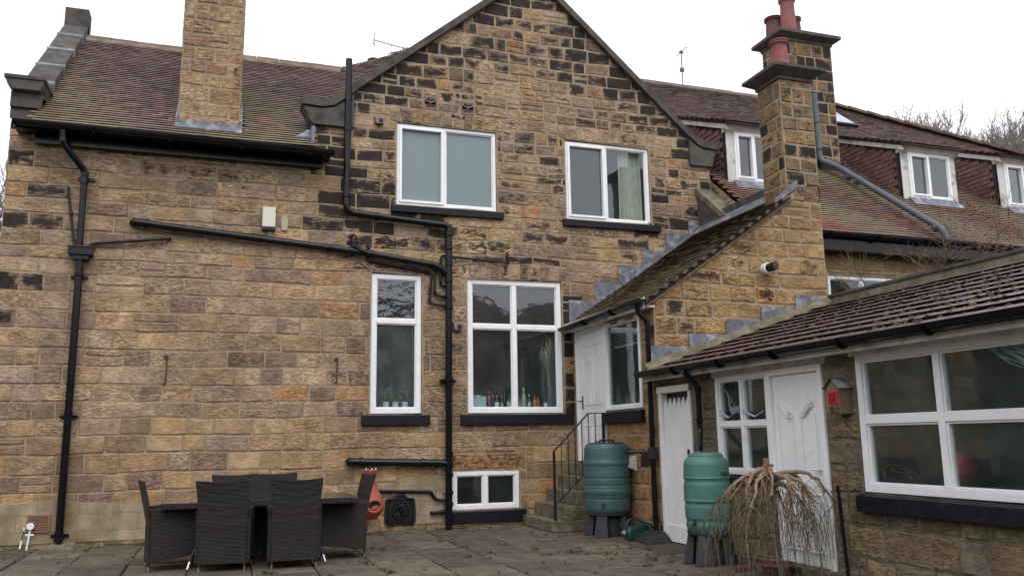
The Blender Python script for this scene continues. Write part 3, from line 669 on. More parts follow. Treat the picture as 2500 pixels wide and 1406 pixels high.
gutter(H, (8.95, -1.86, 4.91), (25.9, -1.86, 4.83), r=.075)
b = MB(); b.box(8.9, 26, -1.78, -1.74, 4.60, 4.87); b.box(8.9, 26, -1.74, -1.50, 4.60, 4.64); b.build('fascia', M['black'], H, bevel=.006)
# stacks
def stack(parent, x0, x1, y0, y1, z0, z1, seed, style, cap=None, hgt=(.2, .27), wid=(.18, .42), name='chimney_stack', label=None, base=None):
    o1, _ = stone_wall(parent, name, (0, y0, 0), X, NF, [], (x0, z0, x1, z1), [], seed, style, hgt, wid, reveal=False)
    if label: o1['label'] = label
    for i, (O, U, Nn, rg) in enumerate((((x0, 0, 0), Y, NL, (y0, z0, y1, z1)), ((x1, 0, 0), Y, (1, 0, 0), (y0, z0, y1, z1)), ((0, y1, 0), X, (0, 1, 0), (x0, z0, x1, z1)))):
        f, fb = stone_wall(parent, name, O, U, Nn, [], rg, [], seed + 3 * i + 3, style, hgt, wid, reveal=False)
        # fold the faces of one stack into one mesh with its mortar
        OB.append((o1, f))
    if cap:
        (h0, h1, pr) = cap; b = MB()
        b.box(x0 - .03, x1 + .03, y0 - .03, y1 + .03, z1, z1 + .06)
        b.hexa([(x0 - .04, y0 - .04, z1 + .06), (x1 + .04, y0 - .04, z1 + .06), (x1 + .04, y1 + .04, z1 + .06), (x0 - .04, y1 + .04, z1 + .06)], [(x0 - pr, y0 - pr, z1 + h0), (x1 + pr, y0 - pr, z1 + h0), (x1 + pr, y1 + pr, z1 + h0), (x0 - pr, y1 + pr, z1 + h0)])
        b.box(x0 - pr - .01, x1 + pr + .01, y0 - pr - .01, y1 + pr + .01, z1 + h0, z1 + h1)
        b.hexa([(x0 - pr, y0 - pr, z1 + h1), (x1 + pr, y0 - pr, z1 + h1), (x1 + pr, y1 + pr, z1 + h1), (x0 - pr, y1 + pr, z1 + h1)], [(x0 + .1, y0 + .1, z1 + h1 + .08), (x1 - .1, y0 + .1, z1 + h1 + .08), (x1 - .1, y1 - .1, z1 + h1 + .08), (x0 + .1, y1 - .1, z1 + h1 + .08)])
        b.build('chimney_cap', M['dress'], o1, bevel=.008)
    return o1
OB = []
st_cream = lambda u, v, r: ((*jit(r.choice([(.34, .24, .15), (.36, .26, .17), (.30, .20, .12), (.33, .235, .16), (.30, .19, .11)]), r, .08), .55 if r.random() < (.16 if v > 7.8 else .03) else r.uniform(0, .2)), (r.uniform(.5, 1), 0, .3 if r.random() < .15 else 0, 0))
st_old = lambda u, v, r: ((*jit(r.choice([(.24, .17, .095), (.21, .15, .09), (.27, .19, .11), (.19, .145, .10)]), r, .12), r.choice([.3, .42, .52, .6, .7, .85]) if v > 5.4 else r.uniform(.05, .35)), (r.uniform(.4, .9), 0, 0, 0))
st_dark = lambda u, v, r: ((*jit(r.choice([(.22, .15, .09), (.19, .135, .09), (.25, .17, .10)]), r, .12), r.choice([.35, .5, .6, .7, .85])), (r.uniform(.3, .8), 0, 0, 0))
stack(H, -.80, .125, 0, .62, 6.30, 9.6, 41, st_cream, cap=(.15, .24, .12), hgt=(.22, .29), wid=(.2, .42), label='tall cream sandstone chimney stack rising out of the left roof')
b = MB(); b.hexa([(-.84, -.012, 6.40), (.165, -.012, 6.40), (.165, -.20, 6.265), (-.84, -.20, 6.265)], [(-.84, -.016, 6.425), (.165, -.016, 6.425), (.165, -.205, 6.285), (-.84, -.205, 6.285)])
b.box(-.825, .15, -.03, -.012, 6.36, 6.47)
for xx in (-.84, .135):
    b.hexa([(xx, -.06, 6.36), (xx + .03, -.06, 6.36), (xx + .03, .62, 6.93), (xx, .62, 6.93)], [(xx, -.06, 6.50), (xx + .03, -.06, 6.50), (xx + .03, .62, 7.07), (xx, .62, 7.07)])
b.build('lead_apron', M['lead'], H)
b = MB(); b.hexa([(.98, -.16, 6.285), (1.26, -.16, 6.285), (1.285, .10, 6.50), (1.20, .10, 6.50), (1.12, -.02, 6.40)], [(.98, -.16, 6.31), (1.26, -.16, 6.33), (1.285, .10, 6.56), (1.20, .10, 6.55), (1.12, -.02, 6.44)]); b.box(1.24, 1.30, -.24, -.015, 6.20, 6.50); b.build('loose_lead', M['lead'], H)
bs = stack(H, 11.42, 12.70, .80, 1.55, 6.9, 9.98, 51, st_dark, cap=(.13, .21, .16), label='dark banded chimney stack on the right-hand roof slope')
b = MB(); b.box(11.38, 12.74, .74, .80, 6.93, 7.24); b.build('lead_apron', M['sill'], H)
def pot(parent, x, y, z, r, h, mat='pot', top='ring'):
    b = MB(); pr = [(r * 1.08, 0), (r * 1.02, h * .1), (r * .95, h * .55), (r * .88, h * .86), (r * .90, h * .87), (r * 1.08, h * .89), (r * 1.10, h * .92), (r * .98, h * .94), (r * .98, h * .96), (r * 1.10, h * .97), (r * 1.08, h), (r * .8, h), (r * .75, h * .5)]
    b.lathe((x, y, z), pr, 24); return b.build('chimney_pot', M[mat], parent, smooth=True)
pot(bs, 11.75, .98, 10.25, .17, .86); pot(bs, 11.60, 1.30, 10.2, .19, .55, 'potdark'); pot(bs, 12.15, 1.25, 10.2, .13, .62, 'potdark'); pot(bs, 12.42, 1.1, 10.18, .12, .14, 'potdark')
# small far chimney pot that pokes over the ridge at the left of the gable
b = MB(); b.box(3.1, 3.75, 5.6, 6.3, 9.4, 10.36); b.build('chimney_stack', M['dress'], H)
pot(H, 3.25, 5.8, 10.34, .15, .28)
# dormers
def dormer(x0, x1, seed):
    yf = -.20; zt, zb = 7.40, 6.22; yb = 2.78; zbk = 8.73
    r = random.Random(seed)
    # front face under and beside the casement
    fr = MB(); fr.box(x0, x0 + .17, yf, yf + .06, zb - .02, zt - .12); fr.box(x1 - .17, x1, yf, yf + .06, zb - .02, zt - .12); fr.box(x0, x1, yf + .001, yf + .06, zt - .13, zt - .02)
    d = fr.build('dormer', M['dirtywhite'], H, bevel=.006)
    window(H, (0, yf - .03, 0), X, NF, x0 + .17, x1 - .17, zb + .06, zt - .14, name='dormer_window', fw=.05, mull=((x0 + x1) / 2 - .02,), rec=.0, mw=.06, casement=(0,), glass='glassdark' if seed == 3 else 'glass')
    room(H, (0, yf - .0, 0), X, NF, x0 + .22, x1 - .22, zb + .12, zt - .2, dep=1.2, pad=.05, d0=-.10)
    ap = MB(); ap.hexa([(x0 + .1, yf - .01, zb - .02), (x1 - .1, yf - .01, zb - .02), (x1 - .06, yf - .22, zb - .16), (x0 + .06, yf - .22, zb - .16)], [(x0 + .1, yf - .03, zb + .06), (x1 - .1, yf - .03, zb + .06), (x1 - .06, yf - .22, zb - .145), (x0 + .06, yf - .22, zb - .145)])
    ap.build('lead_apron', M['lead'], d)
    # projecting eaves moulding over the window, and barge boards along the cheeks
    e = MB(); e.hexa([(x0 - .02, yf - .02, zt - .15), (x1 + .02, yf - .02, zt - .15), (x1 + .02, yf + .1, zt - .15), (x0 - .02, yf + .1, zt - .15)], [(x0 - .05, yf - .17, zt + .0), (x1 + .05, yf - .17, zt + .0), (x1 + .05, yf + .1, zt + .0), (x0 - .05, yf + .1, zt + .0)])
    e.build('dormer_cornice', M['dirtywhite'], d, bevel=.01)
    for xx, s_ in ((x0, -1), (x1, 1)):
        ba = MB(); xa, xb = (xx - .06, xx - .015) if s_ < 0 else (xx + .015, xx + .06)
        ba.hexa([(xa, yf - .12, zt - .14), (xb, yf - .12, zt - .14), (xb, yb - .3, zbk - .28), (xa, yb - .3, zbk - .28)], [(xa, yf - .12, zt), (xb, yf - .12, zt), (xb, yb - .3, zbk - .13), (xa, yb - .3, zbk - .13)])
        ba.build('barge_board', M['dirtywhite'], d)
        tile_roof(d, 'dormer_cheek', (xx, 0, 0), (0, 1, 0), Z, [(yf + .13, zb - .25), (yf + .13, zt - .13), (yb - .3, zbk - .26), (yb - .1, zbk - .1)], lambda u, s, r_: (jit(r_.choice([(.165, .075, .065), (.14, .068, .06), (.18, .092, .07), (.145, .08, .07)]), r_, .15), .05), seed * 7 + s_, gauge=.1, tw=.16, th=.018, under=.012, ubed=False, nrm=(s_, 0, 0)) if s_ < 0 else None
        wl = MB(); q = .02 * s_; wl.poly([(xx - q * .0, yf + .02, zb - .3), (xx, yf + .02, zt - .1), (xx, yb, zbk - .05)]); wl.build('cheek_boarding', M['underlay'], d)
    L = math.hypot(yb - yf + .1, zbk - zt); an = math.atan2(zbk - zt - .02, yb - yf + .1)
    tile_roof(d, 'dormer_roof', (x0 - .07, yf - .2, zt - .01), X, (0, math.cos(an), math.sin(an)), [(0, 0), (x1 - x0 + .14, 0), (x1 - x0 + .14, L + .15), (0, L + .15)], c_right, seed + 60, tw=.17)
dormer(9.14, 10.40, 1); dormer(13.40, 14.86, 2); dormer(16.08, 17.54, 3); dormer(18.8, 20.2, 4)
# roof window beside the ridge
b = MB(); 
def rp(x, y, o=0): return Vector((x, y, 6.15 + .839 * (y + .3))) + Vector((0, -.643, .766)) * o
b.hexa([rp(14.7, 3.55, .0), rp(15.75, 3.55, .0), rp(15.75, 4.45, .0), rp(14.7, 4.45, .0)], [rp(14.7, 3.55, .1), rp(15.75, 3.55, .1), rp(15.75, 4.45, .1), rp(14.7, 4.45, .1)])
sk = b.build('roof_window', M['sill'], H)
b = MB(); b.hexa([rp(14.77, 3.62, .102), rp(15.68, 3.62, .102), rp(15.68, 4.4, .102), rp(14.77, 4.4, .102)], [rp(14.77, 3.62, .11), rp(15.68, 3.62, .11), rp(15.68, 4.4, .11), rp(14.77, 4.4, .11)])
m_, n_, p_ = newmat('sky_mirroring_glass'); p_.inputs['Base Color'].default_value = (.25, .27, .3, 1); p_.inputs['Roughness'].default_value = .05; p_.inputs['Specular IOR Level'].default_value = 1.0; M['skyglass'] = m_
b.build('pane', M['skyglass'], sk)
# windows of the main wall
m_, n_, p_ = newmat('obscured_glass'); p_.inputs['Base Color'].default_value = (.155, .21, .225, 1); p_.inputs['Roughness'].default_value = .28; p_.inputs['Specular IOR Level'].default_value = .6
bump(n_, p_, noise(n_, 160, (1, 1, 1), 2, .6), .25, .004); M['frost'] = m_
window(H, (0, 0, 0), X, NF, 2.705, 4.485, 5.355, 6.80, fw=.055, mull=(3.545,), mw=.055, casement=(0,), glass='frost', sill=(2.61, 4.60, 5.205, 5.35, .07), label='first-floor window with frosted blue-grey panes')
window(H, (0, 0, 0), X, NF, 5.825, 7.53, 5.325, 6.80, fw=.055, mull=(6.63,), mw=.055, casement=(0,), sill=(5.73, 7.70, 5.175, 5.32, .07), label='first-floor window with a cream curtain at its right-hand pane')
window(H, (0, 0, 0), X, NF, 2.305, 3.145, 1.845, 4.145, fw=.085, trans=(3.355,), mw=.075, mats={0: 'glasshaze', 1: 'glassold'}, sill=(2.16, 3.28, 1.655, 1.84, .07), label='tall narrow window with wavy upper pane', rec=.035)
window(H, (0, 0, 0), X, NF, 3.945, 5.67, 1.845, 4.135, fw=.085, mull=(4.79,), trans=(3.315,), mw=.075, sill=(3.80, 5.83, 1.65, 1.84, .07), label='large four-pane kitchen window with bottles on its sill', rec=.035)
window(H, (0, 0, 0), X, NF, 3.665, 4.82, .285, .895, fw=.07, mull=(4.23,), mw=.075, sill=(3.60, 4.93, .075, .28, .05), label='low two-pane cellar window just above the paving', rec=.0)
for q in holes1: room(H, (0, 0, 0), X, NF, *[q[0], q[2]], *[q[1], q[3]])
# lower wall right of the porch, half hidden
st_plain = lambda u, v, r: ((*jit(r.choice([(.27, .19, .11), (.25, .175, .10), (.29, .2, .12)]), r, .08), r.uniform(0, .2)), (.1, 0, 0, 0))
stone_wall(H, 'wall', (0, -1.5, 0), X, NF, [], (8.87, 0, 26, 4.66), [(10.20, 3.0, 11.75, 4.23)], 61, st_plain, wid=(.5, .95), hgt=(.26, .32))
window(H, (0, -1.5, 0), X, NF, 10.205, 11.745, 3.0, 4.225, fw=.07, mull=(10.98,), mw=.07, label='half-hidden white window beyond the porch')
room(H, (0, -1.5, 0), X, NF, 10.2, 11.75, 3.0, 4.23, dep=1.3)
# terracotta air vents of the gable with a scrolled pattern
def scroll_vent(x, z):
    b = MB(); rect_frame(b, lambda u, v, d: Vector((u, -d, v)), x, x + .24, z, z + .24, .022, .012, -.02)
    cx, cz = x + .12, z + .12
    for s in (-1, 1):
        for (a, e, rad, w0) in (((0, -.09), (.055, -.06), .03, .013), ((0, .0), (.06, .065), .03, .016)):
            pts = [Vector((cx + s * a[0], -.004, cz + a[1]))]
            for k in range(9):
                t = k / 8; an = -1.2 + t * 4.4; pts.append(Vector((cx + s * (e[0] + rad * math.cos(an) * (1 - .3 * t)), -.004, cz + e[1] + rad * math.sin(an) * (1 - .3 * t))))
            b.tube(pts, [w0] * 4 + [w0 * .8] * 6, 6)
    b.tube([(cx, -.004, cz - .10), (cx, -.004, cz + .07)], .010, 6); b.tube([(cx, -.004, cz + .05), (cx, -.004, cz + .10)], .017, 6)
    o = b.build('air_vent', M['vent'], H, smooth=True)
    k = MB(); k.box(x + .01, x + .23, .0, .02, z + .01, z + .23); k.build('vent_recess', M['iron'], o)
M['vent'] = mk_simple('brown_glazed_terracotta', (.18, .125, .11), .6, .2, 12, c2=(.24, .17, .145), thr=(.5, .7))
scroll_vent(3.165, 7.105); scroll_vent(3.845, 7.085)
# ------------------------------------------------------------------ pipework on the house wall
def pipe(name, label, pts, r, rad=.1, parent=None, mat='black', collars=(), cat='pipe', group=None, n=14):
    b = MB(); b.tube(arc(pts, rad), r, n); o = b.build(name, M[mat], parent, smooth=True)
    if parent is None: tag(o, label, cat, group)
    if collars:
        for p, d in collars:
            k = MB(); p, d = Vector(p), Vector(d).normalized(); k.tube([p - d * .045, p - d * .034, p - d * .033, p - d * .026, p + d * .024, p + d * .03], [r * 1.06, r * 1.08, r * 1.02, r * 1.18, r * 1.18, r * 1.02], n)
            k.build('pipe_collar', M[mat], o, smooth=True)
    return o
zv = (0, 0, 1)
dp = thing('downpipe', (-2.02, -.09, 0), 'black rainwater downpipe with square hopper at the left of the house', 'drainpipe')
pipe('pipe', '', [(-2.35, -.40, 5.98), (-2.33, -.38, 5.78), (-2.055, -.10, 5.46), (-2.055, -.10, 4.30)], .047, .06, dp, collars=[((-2.055, -.10, 5.42), zv), ((-2.055, -.1, 5.30), zv), ((-2.335, -.385, 5.84), zv)])
b = MB(); b.box(-2.19, -1.86, -.20, -.012, 4.17, 4.30); b.box(-2.14, -1.91, -.17, -.03, 4.10, 4.17); b.box(-2.2, -1.85, -.21, -.01, 4.28, 4.305); b.build('hopper', M['black'], dp, bevel=.008)
pipe('pipe', '', [(-2.035, -.10, 4.12), (-2.035, -.10, .16), (-2.035, -.12, .10)], .053, .03, dp, collars=[((-2.035, -.1, 3.90), zv), ((-2.035, -.1, 1.86), zv), ((-2.035, -.12, .20), zv), ((-2.035, -.12, .13), zv)])
for z in (3.86, 1.82, 5.36, .17): b = MB(); b.box(-2.15, -1.92, -.05, -.01, z - .02, z + .02); b.build('pipe_bracket', M['black'], dp)
b = MB(); b.hexa([(-2.22, -.30, -.005), (-1.80, -.30, -.005), (-1.78, -.03, -.005), (-2.16, -.03, -.005)], [(-2.19, -.27, .045), (-1.83, -.27, .045), (-1.83, -.04, .075), (-2.13, -.04, .075)])
tag(b.build('gully_block', M['steps'], bevel=.01), 'small grey-green stone block under the left downpipe', 'block')
pipe('waste_pipe', 'thin steep black waste pipe running down into the left hopper', [(-2.27, -.01, 5.215), (-2.27, -.07, 5.21), (-2.20, -.07, 4.75), (-2.12, -.11, 4.30)], .020, .03, group=None, collars=[((-2.20, -.07, 4.80), (.1, 0, -1))])
pipe('waste_pipe', 'thin black waste pipe sloping gently into the right of the left hopper', [(-.82, -.01, 4.515), (-.82, -.065, 4.515), (-1.86, -.07, 4.375), (-1.94, -.09, 4.33), (-1.95, -.10, 4.25)], .022, .04, collars=[((-1.35, -.066, 4.445), (1, 0, .135))])
so = thing('soil_pipe', (3.57, -.11, 0), 'black soil stack running down the middle of the wall between the windows', 'drainpipe')
pipe('pipe', '', [(3.585, -.11, 5.02), (3.58, -.11, 2), (3.575, -.11, .0)], .057, .06, so, n=18, collars=[((3.585, -.11, z), zv) for z in (4.86, 4.62, 4.34, 4.05, 3.60, 2.40, 1.18, 1.02, .86, .58, .40, .20)])
pipe('pipe', '', [(1.846, -.10, 7.80), (1.846, -.10, 5.12), (3.30, -.10, 5.025), (3.585, -.11, 5.01), (3.585, -.11, 4.80)], .056, .16, so, n=18, collars=[((1.846, -.1, 6.55), zv), ((1.846, -.1, 5.40), zv), ((2.08, -.1, 5.105), (1, 0, -.06)), ((2.36, -.1, 5.085), (1, 0, -.06)), ((3.2, -.1, 5.03), (1, 0, -.06))])
b = MB(); b.box(3.45, 3.72, -.07, -.01, 2.36, 2.39); b.box(3.44, 3.52, -.13, -.01, 2.35, 2.40); b.build('pipe_bracket', M['black'], so)
pipe('soil_branch', 'long fat black pipe sloping across the wall into the central stack', [(-1.35, .02, 4.735), (-1.35, -.10, 4.735), (-1.2, -.10, 4.72), (2.1, -.10, 4.46), (3.40, -.10, 4.30), (3.58, -.10, 4.16)], .058, .12, n=18, collars=[((-1.15, -.10, 4.716), (1, 0, -.079)), ((1.62, -.1, 4.50), (1, 0, -.08)), ((1.95, -.1, 4.472), (1, 0, -.08)), ((2.3, -.1, 4.436), (1, 0, -.1)), ((3.3, -.1, 4.312), (1, 0, -.12))])
pipe('soil_branch', 'stubby black bend dropping out of the wall onto the long sloping pipe', [(1.975, .02, 4.72), (1.975, -.11, 4.72), (1.99, -.12, 4.52), (2.22, -.11, 4.44)], .052, .10, n=16, collars=[((1.982, -.116, 4.63), zv), ((1.988, -.12, 4.56), zv)])
pipe('soil_branch', 'fat black pipe stub across the wall above the terracotta chiminea', [(1.98, .02, 1.095), (1.98, -.10, 1.095), (2.2, -.10, 1.085), (3.52, -.10, 1.04), (3.58, -.10, 1.0)], .060, .10, n=18, collars=[((2.16, -.1, 1.088), (1, 0, -.03)), ((3.15, -.1, 1.053), (1, 0, -.03)), ((3.38, -.1, 1.045), (1, 0, -.03))])
pipe('waste_pipe', 'thin black pipe with a double bend behind the terracotta chiminea', [(2.25, -.05, .64), (3.24, -.06, .60), (3.30, -.06, .59), (3.34, -.06, .50), (3.42, -.07, .46), (3.56, -.08, .455)], .026, .04)
pipe('waste_pipe', 'very short black stub pipe low beside the cellar window', [(3.31, .0, .262), (3.31, -.07, .262), (3.56, -.08, .285)], .03, .03, collars=[((3.47, -.078, .277), (1, 0, .1))])
pipe('waste_pipe', 'thin black pipe under a first-floor wall outlet, between the upper windows', [(4.655, .0, 4.605), (4.655, -.06, 4.605), (4.655, -.06, 4.43), (3.63, -.07, 4.475)], .021, .03, collars=[((4.655, -.06, 4.5), zv), ((4.655, -.06, 4.55), zv)])
pipe('waste_pipe', 'thin black pipe hugging the underside of the long sloping pipe, then dropping beside the stack', [(2.22, .0, 4.60), (2.22, -.045, 4.6), (2.22, -.045, 4.33), (3.26, -.045, 4.20), (3.30, -.05, 4.16), (3.265, -.05, 3.66), (3.56, -.06, 3.63)], .021, .04, collars=[((3.275, -.05, 3.9), zv)])
pipe('waste_pipe', 'short black L-shaped pipe, middle of three beside the central stack', [(3.36, .0, 4.22), (3.36, -.05, 4.2), (3.355, -.05, 3.81), (3.56, -.06, 3.785)], .021, .04, collars=[((3.357, -.05, 3.87), zv)])
pipe('waste_pipe', 'thin black looped pipe nearest the stack, rising above the sloping pipe', [(3.53, -.06, 4.50), (3.46, -.05, 4.47), (3.455, -.05, 3.98), (3.56, -.06, 3.945)], .021, .04, collars=[((3.456, -.05, 4.05), zv)])
pipe('waste_pipe', 'small black outlet spout just above the long sloping pipe', [(2.24, .0, 4.62), (2.24, -.06, 4.62), (2.24, -.07, 4.53)], .024, .03)
# grey pipe from the back stack over the roof
gp = thing('roof_pipe', (11.9, .68, 8.6), 'grey plastic pipe dropping down the dark chimney and running diagonally over the tiles', 'pipe')
pipe('pipe', '', [(12.04, .68, 8.74), (12.08, .70, 7.24), Vector((12.30, .55, 6.90)) + Vector((0, -.1, .14)), Vector((12.60, -1.78, 4.99)) + Vector((0, -.05, .14)), (12.64, -1.9, 4.90)], .065, .10, gp, 'grey', n=16, collars=[((12.05, .69, 8.1), zv), ((12.07, .69, 7.5), zv), ((12.35, .17, 6.72), (.1, -.77, -.64)), ((12.37, -.03, 6.56), (.1, -.77, -.64)), ((12.58, -1.72, 5.18), (.1, -.77, -.64))])
# small things fixed to the wall
b = MB(); b.box(.53, .735, -.07, -.012, 4.80, 5.13); o = b.build('alarm_box', M['paleplastic'], bevel=.012); tag(o, 'cream alarm box with black base high on the left wall', 'alarm box')
b = MB(); b.box(.528, .737, -.074, -.010, 4.74, 4.80); b.build('base', M['black'], o, bevel=.008)
b = MB(); b.box(.825, .93, -.045, -.012, 4.76, 5.0); o = b.build('junction_box', mk_simple('yellowed_plastic', (.36, .33, .21), .6, .1, 9), bevel=.006); tag(o, 'small yellowed junction box right of the alarm box', 'junction box')
b = MB(); [b.tube([(x, -.046, z), (x, -.05, z)], .006, 6) for x in (.84, .915) for z in (4.775, 4.985)]; b.build('screw', M['iron'], o)
def hook(x, z, L, lab):
    b = MB(); b.tube(arc([(x + .01, .0, z + L / 2), (x + .015, -.04, z + L / 2), (x + .01, -.045, z - L / 2), (x - .02, -.02, z - L / 2 - .02)], .02), .011, 8); b.box(x - .03, x + .03, -.02, .0, z + L / 2 - .03, z + L / 2 + .02)
    tag(b.build('wall_hook', mk_simple('rusty_iron', (.06, .028, .022), .8, .3, 20)), lab, 'hook', 'rusty iron hooks on the left wall')
hook(-.78, 2.51, .40, 'rusty iron hook on bare wall above the left end of the table'); hook(1.75, 2.53, .36, 'rusty iron hook on the wall left of the narrow window')
def cowl(x, z, lab):
    b = MB(); b.hexa([(x - .08, -.01, z - .07), (x + .09, -.01, z - .07), (x + .09, -.01, z + .07), (x - .08, -.01, z + .07)], [(x - .04, -.09, z - .08), (x + .09, -.09, z - .08), (x + .09, -.07, z + .05), (x - .07, -.07, z + .06)])
    o = b.build('vent_cowl', M['vent'], bevel=.008); tag(o, lab, 'vent'); k = MB(); k.box(x + .0, x + .07, -.094, -.088, z - .06, z + .01); k.build('opening', M['iron'], o)
cowl(2.37, 6.80, 'brown hooded vent high on the gable left of the frosted window'); cowl(3.74, 3.30, 'brown hooded vent beside the soil stack at the big window')
# terracotta air brick bottom left
b = MB(); b.box(-2.46, -2.17, -.05, -.015, .22, .47)
o = b.build('air_brick', mk_simple('pale_terracotta', (.24, .12, .075), .85, .2, 10), bevel=.008); tag(o, 'terracotta air brick with square holes, low at the far left', 'air brick')
k = MB()
for i in range(9):
    for j in range(6): k.box(-2.43 + i * .027, -2.415 + i * .027, -.054, -.049, .25 + j * .035, .268 + j * .035)
k.build('vent_holes', M['iron'], o)
b = MB(); b.tube([(-2.43, -.09, .0), (-2.40, -.09, .27)], .013, 8); b.tube([(-2.455, -.08, .20), (-2.355, -.08, .20)], .012, 8)
o = b.build('white_pipe', M['white'], smooth=True); tag(o, 'thin white pipe with a round cap in front of the air brick', 'pipe'); k = MB(); k.tube([(-2.40, -.085, .32), (-2.40, -.12, .32)], .047, 20); k.build('cap', M['white'], o, smooth=True)
b = MB(); b.tube([(-2.515, -.07, .02), (-2.50, -.07, .13)], .012, 8); o = b.build('cable_sleeve', M['white'], smooth=True); tag(o, 'short white cable sleeve rising from the ground at far left', 'cable'); k = MB(); k.tube([(-2.50, -.07, .13), (-2.485, -.06, .26)], .005, 6); k.build('cable', M['iron'], o); k = MB(); k.tube([(-2.485, -.06, .26), (-2.48, -.06, .30)], .011, 8); k.build('cable_sleeve_top', M['white'], o)
# ------------------------------------------------------------------ porch (stone lean-to with the side chimney)
PO = thing('porch', (5.87, -1.5, 0), 'stone lean-to porch with mossy tiled roof, white door and side chimney', 'porch')
XP = 5.87; zr = lambda x: 3.42 + .68 * (x - 5.85)
def st_pf(u, v, r):
    c = jit(r.choice([(.30, .19, .095), (.33, .21, .105), (.27, .18, .10), (.30, .17, .08)]), r); ir = .5 if r.random() < .2 else 0
    return (*c, .8 if r.random() < .08 else r.uniform(.05, .32)), (r.uniform(.2, .7), .45 if v < .35 else .05, ir, 0)
stone_wall(PO, 'wall', (XP, 0, 0), Y, NL, [], (-3.0, 0, 0, 3.30), [(-2.55, 1.83, -1.285, 3.25), (-1.285, 1.0, -.12, 3.25)], 71, st_pf, hgt=(.2, .27), wid=(.28, .5))
def st_ps(u, v, r):
    if r.random() < (.75 if u < 7.9 and v < 4.1 else .10): so = r.choice([.46, .54, .6, .68])
    else: so = r.uniform(.05, .3)
    c = jit(r.choice([(.33, .23, .125), (.29, .20, .11), (.36, .25, .13), (.30, .20, .10)]), r)
    if r.random() < .08: c = (.34, .19, .08)
    return (*c, so), (r.uniform(.5, 1) if u < 8.2 else r.uniform(.15, .6), .05, 0, 0)
stone_wall(PO, 'side_wall', (0, -3.0, 0), X, NF, [(5.85, 3.36, .68, -1)], (XP, 0, 8.93, 5.30), [], 72, st_ps, hgt=(.21, .265), wid=(.28, .56))
stone_wall(PO, 'end_wall', (8.93, -3.0, 0), Y, (1, 0, 0), [], (0, 0, 1.45, 5.1), [], 73, st_ps, hgt=(.21, .265))
a = math.atan(.68)
def c_porch(u, s, r): return jit(r.choice([(.14, .105, .065), (.12, .09, .06), (.155, .115, .07)]), r, .2), .52 - .05 * s + .1 * math.sin(u * 3) + r.uniform(-.08, .08)
tile_roof(PO, 'porch_roof', (5.70, -3.07, zr(5.70)), Y, (math.cos(a), 0, math.sin(a)), [(0, 0), (3.06, 0), (3.06, 3.50), (.62, 3.50), (.62, 3.14), (0, 3.14)], c_porch, 74, gauge=.1, tw=.165)
# lead: stepped flashing up the gable wall, cover strip at the top
fl = MB(); r = random.Random(5); x = 5.80
while x < 8.55:
    w_ = .50; z0 = zr(x) + .02; z1 = zr(x + w_) + .05
    y = -.020 - r.uniform(0, .006)
    zt = math.ceil((z1 + .02) / .24) * .24
    zt = zr(x) + .42
    zt += r.uniform(-.03, .03)
    fl.hexa([(x, y, zr(x) - .02), (x + w_ + .03, y, zr(x + w_ + .03) - .02), (x + w_ + .03, y, max(zt, zr(x + w_ + .03))), (x, y, zt)], [(x, y - .005, zr(x) - .02), (x + w_ + .03, y - .005, zr(x + w_ + .03) - .02), (x + w_ + .03, y - .005, max(zt, zr(x + w_ + .03))), (x, y - .005, zt)])
    x += w_
fl.build('stepped_flashing', M['lead'], PO)
b = MB(); b.hexa([(8.40, -2.46, zr(8.40) + .02), (8.60, -2.46, zr(8.6) + .02), (8.60, -.03, zr(8.6) + .02), (8.40, -.03, zr(8.40) + .02)], [(8.40, -2.46, zr(8.4) + .035), (8.60, -2.46, zr(8.6) + .12), (8.60, -.03, zr(8.6) + .12), (8.40, -.03, zr(8.4) + .035)]); b.build('lead_strip', M['lead'], PO)
b = MB(); b.box(8.56, 8.72, -2.46, -.2, 5.22, 5.50); b.build('top_coping', M['dress'], PO, bevel=.01)
b = MB(); b.hexa([(8.06, -3.03, zr(8.06) + .03), (8.5, -3.03, zr(8.5) + .03), (8.5, -3.012, zr(8.5) + .03), (8.06, -3.012, zr(8.06) + .03)], [(8.06, -3.03, zr(8.06) + .10), (8.5, -3.03, zr(8.5) + .16), (8.5, -3.012, zr(8.5) + .16), (8.06, -3.012, zr(8.06) + .10)]); b.build('lead_soaker', M['lead'], PO)
b = MB(); b.hexa([(5.72, -3.05, zr(5.72) - .10), (8.4, -3.05, zr(8.4) - .10), (8.4, -3.0, zr(8.4) - .10), (5.72, -3.0, zr(5.72) - .10)], [(5.72, -3.05, zr(5.72) - .012), (8.4, -3.05, zr(8.4) - .012), (8.4, -3.0, zr(8.4) - .012), (5.72, -3.0, zr(5.72) - .012)]); b.build('verge_mortar', M['mortar'], PO)
ps = stack(PO, 8.315, 8.93, -3.0, -2.42, 5.05, 7.05, 81, st_old, cap=(.15, .21, .17), hgt=(.21, .27), wid=(.2, .4), label='weathered chimney stack on the porch with one red pot')
pot(ps, 8.66, -2.62, 7.32, .145, .60)
gutter(PO, (5.63, -.02, 3.30), (5.63, -3.12, 3.34), r=.055)
b = MB(); b.box(5.69, 5.72, -3.02, -.02, 3.22, 3.38); b.box(5.72, 5.88, -3.02, -.02, 3.24, 3.27); b.build('fascia', M['dirtywhite'], PO)
window(PO, (XP - .02, 0, 0), Y, NL, -2.55, -1.30, 1.83, 3.22, fw=.06, mat='wood', sill=(-2.62, -1.33, 1.63, 1.82, .07), label='tall porch window with a raised blind', rec=.0)
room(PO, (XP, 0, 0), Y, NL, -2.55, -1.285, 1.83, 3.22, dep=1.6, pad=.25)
for y in (-1.72, -2.25): b = MB(); b.box(XP - .035, XP - .018, y - .13, y + .13, 3.165, 3.205); b.build('trickle_vent', M['vent'], PO, bevel=.006)
